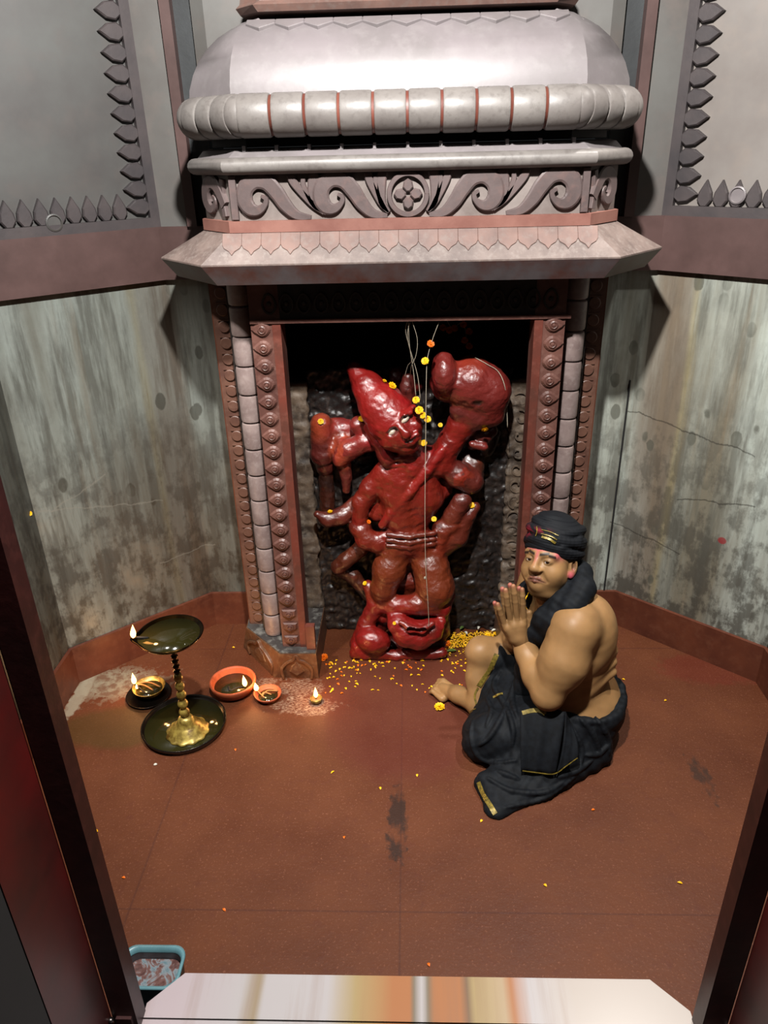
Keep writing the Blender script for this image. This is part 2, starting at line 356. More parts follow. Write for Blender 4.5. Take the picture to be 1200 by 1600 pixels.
def flame_mat():
    t = NT('oil_lamp_flame'); t.b.inputs['Base Color'].default_value = (0, 0, 0, 1)
    t.b.inputs['Emission Color'].default_value = (1.0, .42, .10, 1); t.b.inputs['Emission Strength'].default_value = 14
    return t.m
M['flame'] = flame_mat()
def painted(name, rough, spec, bump, bs, bd, sss=0, coat=0):
    t = NT(name); a = t.n('ShaderNodeAttribute'); a.attribute_name = 'Paint'; n = t.noise(bs, 6, .6); n2 = t.noise(14, 5)
    c = t.mix(t.math('MULTIPLY', t.ramp(n2, [(.4, 0.0), (.7, 1.0)]), .22), a.outputs['Color'], (0, 0, 0), 'MIX')
    t.col(c); t.bump(n, bump, bd); m = t.set(rough, 0, spec)
    if coat: t.b.inputs['Coat Weight'].default_value = coat; t.b.inputs['Coat Roughness'].default_value = .25
    if sss: t.b.inputs['Subsurface Weight'].default_value = sss; t.b.inputs['Subsurface Scale'].default_value = .01
    return m
M['vermilion'] = painted('vermilion_coated_stone', .33, .5, .5, 90, .005, coat=.3)
M['skin'] = painted('brown_skin', .46, .24, .12, 220, .001, .05)
M['cloth_paint'] = painted('black_turban_cloth', .7, .12, .15, 120, .001)

# ------------------------------------------------------------------ setting
WPL = {'left': [(-.79, 2.48), (-1.21, 2.11)], 'right': [(.79, 2.48), (1.21, 2.11)]}
ZB0, ZB1, ZTOP = 1.340, 1.500, 3.3
struct(MB().box((-1.5, .951, -.1), (1.5, 3.0, 0)).build('floor', M['floor']), 'rough red-brown painted floor of the sanctum', 'floor')
struct(MB().box((-1.5, -1.2, ZTOP), (1.5, 3.0, ZTOP+.1)).build('ceiling', M['panel_dark']), 'dark ceiling above the shrine', 'ceiling')
def wall_seg(name, a, b, z0, z1, mat, th, lab):
    """upright slab from a to b (plan), thickness th away from the room"""
    a = np.array(a, float); b = np.array(b, float); d = (b-a)/np.linalg.norm(b-a); n = np.array([-d[1], d[0]])
    mid = (a+b)/2
    if n @ (mid-np.array([0, 1.3])) < 0: n = -n
    m = MB(); vs = []
    for z in (z0, z1):
        for p in (a, b, b+n*th, a+n*th): vs.append((p[0], p[1], z))
    m.add(vs, [(0,1,2,3),(4,5,6,7),(0,1,5,4),(1,2,6,5),(2,3,7,6),(3,0,4,7)])
    return struct(m.build(name, mat), lab, 'wall')
for sd, s in (('left', -1), ('right', 1)):
    wall_seg('wall_%s' % sd, (s*.79, 2.48), (s*1.21, 2.11), 0, ZTOP, M['marble'] if s < 0 else M['marble_lit'], .2, 'stained grey marble slanting wall on the %s of the shrine' % sd)
    wall_seg('wall_back_%s' % sd, (s*.60, 2.48), (s*.79, 2.48), 0, ZTOP, M['marble'] if s < 0 else M['marble_lit'], .2, 'narrow stained marble wall strip beside the shrine on the %s' % sd)
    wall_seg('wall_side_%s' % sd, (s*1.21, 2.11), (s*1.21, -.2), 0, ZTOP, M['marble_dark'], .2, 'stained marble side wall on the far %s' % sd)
    # front wall either side of the door
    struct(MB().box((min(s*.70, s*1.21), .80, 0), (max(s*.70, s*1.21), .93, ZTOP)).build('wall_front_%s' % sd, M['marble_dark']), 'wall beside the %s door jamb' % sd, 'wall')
    # skirting along the slanting wall, the back strip and the side
    a = np.array((s*.79, 2.48)); b = np.array((s*1.21, 2.11)); n = np.array([-s*.37, -.42]); n /= np.linalg.norm(n)
    m = MB()
    pts = [(s*.60, 2.48), (s*.79, 2.48), (s*1.21, 2.11), (s*1.21, .95)]
    inn = [(s*.60, 2.468), (s*.785, 2.468), (s*1.198, 2.104), (s*1.198, .95)]
    vs = [(x, y, z) for z in (0, .145) for x, y in pts+inn]
    for i in range(3):
        m.add([vs[i], vs[i+1], vs[i+5], vs[i+4], vs[8+i], vs[8+i+1], vs[8+i+5], vs[8+i+4]], [(0,1,2,3),(4,5,6,7),(0,1,5,4),(1,2,6,5),(2,3,7,6),(3,0,4,7)])
    struct(m.build('baseboard_%s' % sd, M['skirt']), 'red-brown skirting along the %s walls' % sd, 'skirting')
    # brown band between marble and painted panel
    m = MB(); inn = [(s*.60, 2.455), (s*.782, 2.455), (s*1.185, 2.10), (s*1.185, .95)]
    vs = [(x, y, z) for z in (ZB0, ZB1) for x, y in pts+inn]
    for i in range(3):
        m.add([vs[i], vs[i+1], vs[i+5], vs[i+4], vs[8+i], vs[8+i+1], vs[8+i+5], vs[8+i+4]], [(0,1,2,3),(4,5,6,7),(0,1,5,4),(1,2,6,5),(2,3,7,6),(3,0,4,7)])
    struct(m.build('trim_1' if s < 0 else 'trim_2', M['band']), 'plain brown band under the %s wall panel' % sd, 'moulding')
    # painted panel of the upper slanting wall, with its leaf border
    d = (b-a)/np.linalg.norm(b-a); L = np.linalg.norm(b-a)
    ax = np.array([d[0], d[1], 0]); ay = np.array([0, 0, 1.0]); nn = np.cross(ax, ay)
    sg = 1 if nn[1] < 0 else -1
    O = np.array([a[0], a[1], 0.0])
    def pan(m, poly, t0, t1, bev=0):
        if sg > 0: m.plate(poly, O, ax, ay, t0, t1, bev)
        else:
            m.plate([(-x, y) for x, y in poly][::-1], O, -ax, ay, t0, t1, bev)
    t = thing('wall_panel', (a[0], a[1], ZB1), 'grey painted wall panel with a leaf-shaped relief border on the %s wall' % sd, 'wall panel', 'wall panels beside the shrine'); t['kind'] = 'structure'
    m = MB(); pan(m, [(.02, ZB1), (L, ZB1), (L, 2.6), (.02, 2.6)], .001, .006); m.build('panel_field', M['panel_shaded'] if s < 0 else M['panel_lit'], t)
    m = MB(); pan(m, [(.0, ZB1), (.030, ZB1), (.030, 2.6), (.0, 2.6)], .001, .024)
    pan(m, [(.030, ZB1), (L, ZB1), (L, ZB1+.028), (.030, ZB1+.028)], .001, .024); m.build('panel_frame', M['leafstone'], t)
    m = MB()
    for i in range(17):
        z = ZB1+.060+i*.0505; w = .023
        pan(m, [(.027, z-.010), (.043, z-w), (.070, z-w*.85), (.098, z), (.070, z+w*.85), (.043, z+w), (.027, z+.010)], .005, .024, .004)
    for i in range(10):
        x = .120+i*.046; w = .0215
        if x > L-.02: break
        pan(m, [(x-.008, ZB1+.026), (x-w, ZB1+.044), (x-w*.85, ZB1+.066), (x, ZB1+.100), (x+w*.85, ZB1+.066), (x+w, ZB1+.044), (x+.008, ZB1+.026)], .005, .022, .004)
    m.build('leaf_border', M['leafstone'], t)
    # round cover set into the lower leaf row
    hx, hy = ((84, 348) if s < 0 else (1153, 305)); rr_ = ray(hx, hy); n3 = np.array([-s*.37, -.42, 0]); n3 /= np.linalg.norm(n3); pp = cC+rr_*((np.array([a[0], a[1], 0])+n3*.02-cC)@n3/(rr_@n3))
    m = MB(); m.lathe([(.024, 0), (.024, .006), (.020, .008), (.018, .003), (.001, .003)], pp, 24, n3); m.build('round_cover', M['panel_shaded'] if s < 0 else M['dome'], t)
    # upright strips above the band beside the canopy
    xa, xb, xc = s*.685, s*.655, s*.595
    def bx(x0, x1, y0, y1, z0=ZB1, z1=2.9): return (min(x0, x1), y0, z0), (max(x0, x1), y1, z1)
    m = MB(); m.box(*bx(s*.788, xa, 2.462, 2.478)); struct(m.build('trim_3' if s < 0 else 'trim_4', M['panel']), 'flat grey upright strip between panel and canopy on the %s' % sd, 'moulding')
    m = MB(); m.box(*bx(xa, xb, 2.440, 2.478)); struct(m.build('trim_5' if s < 0 else 'trim_6', M['band']), 'narrow brown upright strip beside the canopy on the %s' % sd, 'moulding')
    m = MB(); m.box(*bx(xb, xc, 2.474, 2.479)); struct(m.build('trim_7' if s < 0 else 'trim_8', M['panel_dark']), 'dark strip standing for the shaded recess beside the canopy on the %s' % sd, 'moulding')  # nearly flush strip, the recess's shade put into its dark colour
# cracks drawn as joints: a thin black groove in the back strip corner
# marble damage: ring-shaped hole cover on right leaf border
m = MB(); m.box((.744, 2.473, .14), (.748, 2.4805, .98)); struct(m.build('trim_9', M['black']), 'thin black open joint in the marble right of the shrine', 'joint')
# door frame
for sd, s in (('left', -1), ('right', 1)):
    t = thing('door_%d' % (1 if s < 0 else 2), (s*.62, .95, 0), 'dark maroon door jamb with a red smeared reveal on the %s edge' % sd, 'door frame'); t['kind'] = 'structure'
    def bx(x0, x1, y0, y1, z0, z1): return (min(s*x0, s*x1), y0, z0), (max(s*x0, s*x1), y1, z1)
    m = MB(); m.box(*bx(.540, .585, .848, .868, .10, 2.8)); m.box(*bx(.540, .575, .868, .885, .10, 2.8)); m.build('jamb', M['jamb'], t)
    m = MB(); m.box(*bx(.585, .592, .856, .868, .10, 2.8)); m.build('groove', M['black'], t)
    m = MB()
    m.add([(s*.590, .850, .10), (s*.640, .850, .10), (s*.640, .715, .10), (s*.600, .715, .10), (s*.590, .850, 2.8), (s*.640, .850, 2.8), (s*.640, .715, 2.8), (s*.600, .715, 2.8)],
          [(0,1,2,3),(4,5,6,7),(0,1,5,4),(1,2,6,5),(2,3,7,6),(3,0,4,7)]); m.build('door_leaf', M['jamb_red'], t)
    m = MB(); m.box(*bx(.600, .70, .60, .712, .10, 2.8)); m.build('outer_dark_block', M['black'], t)  # solid black block put where the gap beyond the leaf is dark
    m = MB(); m.lathe([(.006, 0), (.006, .006), (.003, .009)], (s*.588, .846, .20), 12, (0, -1, 0)); m.build('bolt', M['steel'], t, True)
    m = MB(); m.box(*bx(.548, .578, .842, .848, .17, .205)); m.build('hinge_plate', M['jamb'], t)
# marble threshold, higher than the sanctum floor
ZM = .16
def fk(x, z=ZM): return x*(HCAM-z)/HCAM
t = thing('threshold', (0, .9, 0), 'polished white and orange banded marble threshold at the doorway', 'threshold')
yb = 1.061*(HCAM-ZM)/HCAM; ye = .993*(HCAM-ZM)/HCAM; yj = .962*(HCAM-ZM)/HCAM; hw = .481; he = .542
m = MB()
P = [(-hw, yb), (-he, ye), (-he, yj), (he, yj), (he, ye), (hw, yb)]
vs = [(x, y, z) for z in (0.0, ZM) for x, y in P]
m.add(vs, [(5,4,3,2,1,0), (6,7,8,9,10,11)]+[(i, (i+1) % 6, 6+(i+1) % 6, 6+i) for i in range(6)]); m.build('inner_slab', M['threshold'], t)
m = MB(); m.box((-.54, .62, 0), (.54, yj-.003, ZM-.0005)); m.build('outer_slab', M['threshold'], t)

# ------------------------------------------------------------------ the shrine: niche frame and canopy, one built thing
sh = thing('shrine_niche', (0, 2.3, 0), 'carved stone shrine with a wide moulded canopy over a dark niche on the back wall', 'shrine')
for s in (-1, 1):
    def B(x0, x1, y0, y1, z0, z1): return (min(s*x0, s*x1), y0, z0), (max(s*x0, s*x1), y1, z1)
    n_before = set(bpy.data.objects)
    # pedestal with cut-off corner, leaf arch carved on each face
    m = MB(); bot = [(.335, 2.125), (.497, 2.130), (.645, 2.310), (.645, 2.47), (.335, 2.47)]; top = [(.337, 2.115), (.465, 2.115), (.615, 2.275), (.625, 2.47), (.337, 2.47)]
    vs = [(s*x, y, 0) for x, y in bot]+[(s*x, y, .115) for x, y in top]
    m.add(vs, [(0,1,2,3,4), (9,8,7,6,5)]+[(i, (i+1) % 5, 5+(i+1) % 5, 5+i) for i in range(5)])
    pd = m.build('pedestal', M['ped'], sh)
    m = MB(); m.add([(s*x, y, z) for z in (.1151, .118) for x, y in [(.340, 2.119), (.463, 2.119), (.612, 2.277), (.62, 2.46), (.34, 2.46)]], [(0,1,2,3,4), (9,8,7,6,5)]+[(i, (i+1) % 5, 5+(i+1) % 5, 5+i) for i in range(5)]).build('pedestal_top', M['ped_top'], pd)
    for (p0, p1) in (((.340, 2.1215), (.480, 2.1215)), ((.482, 2.122), (.628, 2.290))):
        a = np.array([s*p0[0], p0[1], 0]); b = np.array([s*p1[0], p1[1], 0]); d = b-a; Ld = np.linalg.norm(d); d /= Ld
        up = np.array([0, 0, 1.0])
        if np.cross(d, up)[1] > 0: a, d = b, -d
        m = MB(); q = Ld
        arch = [(.14*q, .008), (.12*q, .05), (.28*q, .078), (.42*q, .088), (.5*q, .106), (.58*q, .088), (.72*q, .078), (.88*q, .05), (.86*q, .008)]
        m.ribbon(arch, [.010]*9, a, d, up, -.004, .009)
        m.plate([(.3*q, .035), (.5*q, .015), (.7*q, .035), (.64*q, .060), (.5*q, .082), (.36*q, .060)], a, d, up, -.004, .006, .006)
        m.build('pedestal_carving', M['ped'], pd)
    m = MB(); m.box(*B(.340, .371, 2.135, 2.16, .116, .215)); m.build('corner_post', M['pil_edge'], sh)
    # inner pilaster with a chain of eye-shaped leaves
    m = MB(); m.box(*B(.372, .459, 2.155, 2.235, .118, 1.40)); ip = m.build('pilaster', M['pil'], sh)
    m = MB(); m.box(*B(.3715, .396, 2.152, 2.20, .118, 1.259)); m.build('pilaster_edge', M['pil_edge'], ip)
    n = 21
    for i in range(n):
        m = MB()
        z = .150+i*.0545; cx = .426; w = .031; h = .023; o = (0, 2.155, 0)
        if i < 3: pts = [(-w*.8, h*.7), (w*.8, h*.7), (w*.8, -h*.3), (0, -h), (-w*.8, -h*.3)]; pts = pts[::-1]
        else:
            pts = []
            for k in range(16):
                a = 2*math.pi*k/16; ex = math.cos(a); ez = math.sin(a)
                pts.append((w*.82*ex*(1+.30*max(0, ex)**4), h*ez*(1-.35*abs(ex)**2.5)))
        Q = [(s*(cx+x), z+y) for x, y in pts]
        if s < 0: Q = Q[::-1]
        m.plate(Q, o, (1, 0, 0), (0, 0, 1), -.002, .008, .006)
        m.lathe([(.0125, 0), (.0125, .003), (.009, .005), (.006, .003), (.005, .006), (.001, .007)], (s*cx, 2.1475, z), 12, (0, -1, 0)); m.build('carved_leaf', M['pil'], ip)
    # segmented half-round colonnette
    m = MB(); z = .118; hh = .0905
    while z < 1.36:
        m.lathe([(.026, 0), (.033, .004), (.0345, .012), (.0345, hh-.012), (.033, hh-.005), (.026, hh-.002)], (s*.503, 2.245, z), 20); z += hh
    m.build('colonnette', M['colonnette'], sh, 'auto')
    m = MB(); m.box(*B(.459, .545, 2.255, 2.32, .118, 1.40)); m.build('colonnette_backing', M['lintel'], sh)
    # outer pilaster with a chain of discs
    m = MB(); m.box(*B(.546, .602, 2.296, 2.479, .118, 1.40)); op = m.build('outer_pilaster', M['disc'], sh)
    for i in range(25):
        m = MB(); z = .150+i*.051; cx = .570
        m.lathe([(.0185, -.002), (.0185, .004), (.016, .006), (.001, .006)], (s*cx, 2.296, z), 18, (0, -1, 0))
        m.box(*B(cx-.019, cx+.019, 2.292, 2.2965, z+.0175, z+.0215)); m.build('carved_disc', M['disc'], op)
    m = MB(); m.box(*B(.602, .606, 2.30, 2.479, .02, 1.40)); m.build('side_return', M['skirt'], sh)
    # niche cheek
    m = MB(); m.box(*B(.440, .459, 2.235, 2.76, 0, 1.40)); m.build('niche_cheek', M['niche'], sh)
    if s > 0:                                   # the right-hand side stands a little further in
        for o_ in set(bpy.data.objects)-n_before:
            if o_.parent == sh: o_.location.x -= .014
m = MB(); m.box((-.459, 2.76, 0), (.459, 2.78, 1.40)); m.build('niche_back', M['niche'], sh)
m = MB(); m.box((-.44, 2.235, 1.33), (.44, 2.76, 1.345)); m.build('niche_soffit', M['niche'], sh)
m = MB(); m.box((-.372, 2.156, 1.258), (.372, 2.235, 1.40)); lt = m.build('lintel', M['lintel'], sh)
m = MB(); m.box((-.459, 2.148, 1.2575), (.459, 2.1555, 1.268)); m.build('lintel_lip', M['pil'], lt)
m = MB()
for i in range(17):
    x = -.40+i*.05
    pts = [(x+.019*math.cos(a)*(1-.25*max(0, math.sin(a))), 1.312+.027*math.sin(a)) for a in [2*math.pi*k/14 for k in range(15)]]
    m.ribbon(pts, [.006]*15, (0, 2.1555, 0), (1, 0, 0), (0, 0, 1), -.002, .006)
    m.lathe([(.008, 0), (.006, .004), (.001, .005)], (x, 2.156, 1.312), 8, (0, -1, 0))
m.build('lintel_arches', M['lintel'], lt)
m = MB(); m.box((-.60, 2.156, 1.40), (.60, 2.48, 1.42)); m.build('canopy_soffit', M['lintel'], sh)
YB = 2.476
m = MB(); m.loft([(1.385, 2.03, .510, .668, 2.215), (1.437, 2.0, .540, .700, 2.185)], YB); fa = m.build('eave_fascia', M['fascia'], sh)
m = MB(); m.loft([(1.437, 2.0, .540, .700, 2.185), (1.441, 2.0, .540, .700, 2.185), (1.514, 2.050, .463, .560, 2.168)], YB); ev = m.build('eave', M['eave'], sh)
# pointed petals in low relief on the eave slope
def slope_frame(p0, p1, q0, q1):
    """p0,p1 lower edge ends, q0,q1 upper edge ends"""
    p0, p1, q0, q1 = (np.array(v, float) for v in (p0, p1, q0, q1)); ax = (p1-p0)/np.linalg.norm(p1-p0)
    up = (q0+q1-p0-p1)/2; up -= ax*(up@ax); Ls = np.linalg.norm(up); return p0, ax, up/Ls, np.linalg.norm(p1-p0), Ls
m = MB()
o, ax, ay, Lw, Ls = slope_frame((-.54, 2.0, 1.441), (.54, 2.0, 1.441), (-.463, 2.050, 1.514), (.463, 2.050, 1.514))
n = 19
for i in range(n):
    x = .055+(Lw-.11)*(i+.5)/n; w = (Lw-.11)/n*.5
    m.plate([(x-w, Ls*.98), (x-w, Ls*.60), (x-w*.82, Ls*.50), (x-w*.3, Ls*.40), (x, Ls*.28), (x+w*.3, Ls*.40), (x+w*.82, Ls*.50), (x+w, Ls*.60), (x+w, Ls*.98)], o, ax, ay, -.001, .0025, .001)
m.build('eave_petals', M['petal'], ev)
m = MB(); m.loft([(1.514, 2.045, .465, .563, 2.163), (1.542, 2.045, .465, .563, 2.163)], YB); m.build('fillet', M['fillet'], sh)
m = MB(); m.loft([(1.542, 2.064, .457, .553, 2.172), (1.652, 2.064, .457, .553, 2.172)], YB); fz = m.build('scroll_frieze', M['frieze_bg'], sh)
# scrollwork
def scroll(m, o, ax, ay, cx, cz, k, T=.013, sc=1.0, cut=None):
    pts = [(-.004, .004), (.008, -.004), (.004, -.018), (-.014, -.030), (-.034, -.026), (-.047, -.006), (-.042, .022), (-.018, .040), (.012, .036), (.036, .012), (.058, -.020), (.085, -.044), (.122, -.050)]
    ws = [.007, .013, .014, .024, .036, .042, .042, .041, .040, .039, .034, .024, .010]
    P = [(cx+k*x*sc, cz+y*sc) for x, y in pts]
    if cut is not None: 
        keep = [i for i, p in enumerate(P) if cut[0] <= p[0] <= cut[1]]
        P = [P[i] for i in keep]; ws = [ws[i] for i in keep]
        if len(P) < 4: return
    m.ribbon(P, [w*sc for w in ws], o, ax, ay, -.002, T)
def sprig(m, o, ax, ay, cx, cz, k):
    for a, b, w in (((-.030, .048), (.0, .0), .021), ((.034, .050), (.006, .0), .026), ((.002, .040), (.004, -.005), .013)):
        P = [(cx+k*(a[0]), cz+a[1]), (cx+k*(a[0]*.7+b[0]*.3), cz+a[1]*.55+b[1]*.45), (cx+k*(b[0]+.02), cz+b[1]-.02), (cx+k*(b[0]+.05), cz-.045)]
        m.ribbon(P, [w, w, w*.9, w*.4], o, ax, ay, -.002, .010)
ZC = 1.597; AX, AZ = (1, 0, 0), (0, 0, 1); OF = (0, 2.064, 0)
for k in (-1, 1):
    for cx in (.176, .373): m = MB(); scroll(m, OF, AX, AZ, k*cx, ZC, -k); m.build('scroll', M['frieze'], fz)
    for cx, kk in ((.083, -k*.6), (.268, -k)): m = MB(); sprig(m, OF, AX, AZ, k*cx, ZC+.004, kk); m.build('sprig', M['frieze'], fz)
    a = np.array([k*.457, 2.064, 0.0]); b = np.array([k*.553, 2.172, 0.0])
    if k < 0: a, b = b, a
    d = (b-a)/np.linalg.norm(b-a); 
    m = MB(); scroll(m, a, d, AZ, .068 if k < 0 else .068, ZC, -k, .012, .92, (.008, .130)); m.build('scroll', M['frieze'], fz); m = MB()
    m.ribbon([(.016 if k > 0 else .118, ZC+.045), (.022 if k > 0 else .112, ZC+.0), (.016 if k > 0 else .118, ZC-.045)], [.020]*3, a, d, AZ, -.002, .010); m.build('frieze_stop', M['frieze'], fz)
for k in (-1, 1):
    m = MB(); m.plate([(k*.439, ZC-.053), (k*.457, ZC-.053), (k*.457, ZC+.053), (k*.439, ZC+.053)][::k], OF, AX, AZ, -.001, .012, .002); m.build('frieze_stop', M['frieze'], fz)
m = MB(); circ = [(.048*math.cos(a), ZC+.048*math.sin(a)) for a in [2*math.pi*i/24 for i in range(25)]]
m.ribbon(circ, [.013]*25, OF, AX, AZ, -.002, .014)
for i in range(4):
    a = math.pi/2*i; c_, s_ = math.cos(a), math.sin(a); pet = [(.005, -.004), (.016, -.014), (.030, -.011), (.037, 0), (.030, .011), (.016, .014), (.005, .004)]
    m.plate([(x*c_-y*s_, ZC+x*s_+y*c_) for x, y in pet], OF, AX, AZ, -.001, .013, .004)
m.build('flower_medallion', M['frieze'], fz)
# round moulding, sloping ledge with nibs, neck
def halfround(r, n=8): return [(r*math.cos(a), r*math.sin(a)) for a in [-math.pi/2+math.pi*i/n for i in range(n+1)]]
m = MB(); rr = .020
m.loft([(1.671+dz, 2.046-dx*1.0, .456+dx*.5, .566+dx*1.0, 2.170-dx*.5) for dx, dz in halfround(rr)], YB); m.build('round_moulding', M['roll'], sh, 'auto')
m = MB(); m.loft([(1.688, 2.045, .452, .560, 2.165), (1.708, 2.075, .436, .545, 2.185), (1.712, 2.14, .43, .54, 2.23)], YB); lg = m.build('ledge', M['dome'], sh)
for i in range(11):
    x = -.412+.0824*i; MB().box((x-.004, 2.066, 1.703), (x+.004, 2.090, 1.717)).build('ledge_nib', M['dome'], lg)
m = MB(); m.loft([(1.716, 2.145, .42, .53, 2.235), (1.78, 2.145, .42, .53, 2.235)], YB); m.build('neck', M['lintel'], sh)
# heavy roll, divided by copper-red grooves
FRX, FY, CX_, CY_ = .412, 2.045, .548, 2.150
def bar(m, a, b, r0, segs):
    a = np.array(a, float); b = np.array(b, float); d = b-a; L = np.linalg.norm(d); e = .006
    prof = [(r0-.006, 0)]
    for i in range(segs):
        z0, z1 = L*i/segs, L*(i+1)/segs
        prof += [(r0-.006, z0+.0025), (r0-.0015, z0+.004), (r0, z0+.009), (r0, z1-.009), (r0-.0015, z1-.004), (r0-.006, z1-.0025)]
    prof += [(r0-.006, L)]
    m.lathe(prof, a, 28, d)
mr = MB(); mc = MB(); zr = 1.782; r0 = .049
bar(mr, (-FRX, FY, zr), (FRX, FY, zr), r0, 10)
mc.lathe([(r0-.0042, 0), (r0-.0042, 2*FRX-.012)], (-FRX+.006, FY, zr), 28, (1, 0, 0))
for k in (-1, 1):
    bar(mr, (k*FRX, FY, zr), (k*CX_, CY_, zr), r0, 3); bar(mr, (k*CX_, CY_, zr), (k*CX_, 2.46, zr), r0, 4)
    for qq in ((k*FRX, FY), (k*CX_, CY_)): mr.lathe([((r0-.0035)*math.sin(a)+1e-5, -(r0-.0035)*math.cos(a)) for a in np.linspace(0, math.pi, 15)], (qq[0], qq[1], zr), 24, (1, 0, 0), cap=False)
rl = mr.build('roll_moulding', M['roll'], sh, 'auto'); mc.build('roll_grooves', M['copper'], rl, True)
m = MB(); m.loft([(1.782, 2.11, .42, .545, 2.22), (1.835, 2.11, .42, .545, 2.22)], YB); m.build('dome_base', M['roll'], sh)
m = MB()
dome = [(1.815, 2.085, .436, .572, 2.205), (1.850, 2.088, .436, .568, 2.208), (1.885, 2.098, .434, .556, 2.216), (1.915, 2.112, .430, .540, 2.224), (1.945, 2.132, .424, .516, 2.236), (1.970, 2.158, .416, .488, 2.250), (1.990, 2.190, .406, .456, 2.268), (2.002, 2.225, .394, .43, 2.285), (2.006, 2.25, .38, .40, 2.30)]
m.loft(dome, YB); m.build('dome', M['dome'], sh, 'auto')
# petal cornice over the dome
m = MB(); n = 11
for i in range(n):
    x = -.40+.80*(i+.5)/n; w = .80/n/2
    m.plate([(x-w, .050), (x-w, .028), (x, .0), (x+w, .028), (x+w, .050)][::1], (0, 2.158, 1.969), (1, 0, 0), (0, .895, .446), -.002, .010, .002)
for k in (-1, 1):
    for j in range(2):
        a = np.array([k*.402, 2.178, 1.978]); b = np.array([k*.46, 2.250, 1.978])
        if k < 0: a, b = b, a
        d = b-a; L = np.linalg.norm(d); d /= L; w = L/4; x = w*(1+2*j); nn = np.cross(d, [0, 0, 1.0]); ayy = np.array([0, 0, .446])-nn*.895
        m.plate([(x-w, .050), (x-w, .028), (x, 0), (x+w, .028), (x+w, .050)], a, d, ayy/np.linalg.norm(ayy), -.004, .005, .003)
m.build('petal_cornice', M['dome'], sh)
m = MB(); m.loft([(2.020, 2.225, .375, .43, 2.28), (2.034, 2.215, .385, .44, 2.275), (2.044, 2.23, .37, .43, 2.28), (2.09, 2.23, .36, .42, 2.28)], YB); m.build('upper_step', M['petal'], sh)
m = MB(); m.loft([(1.80, 2.43, .56, .60, 2.45), (2.9, 2.43, .56, .60, 2.45)], YB+.003); m.build('upper_wall_block', M['panel'], sh)

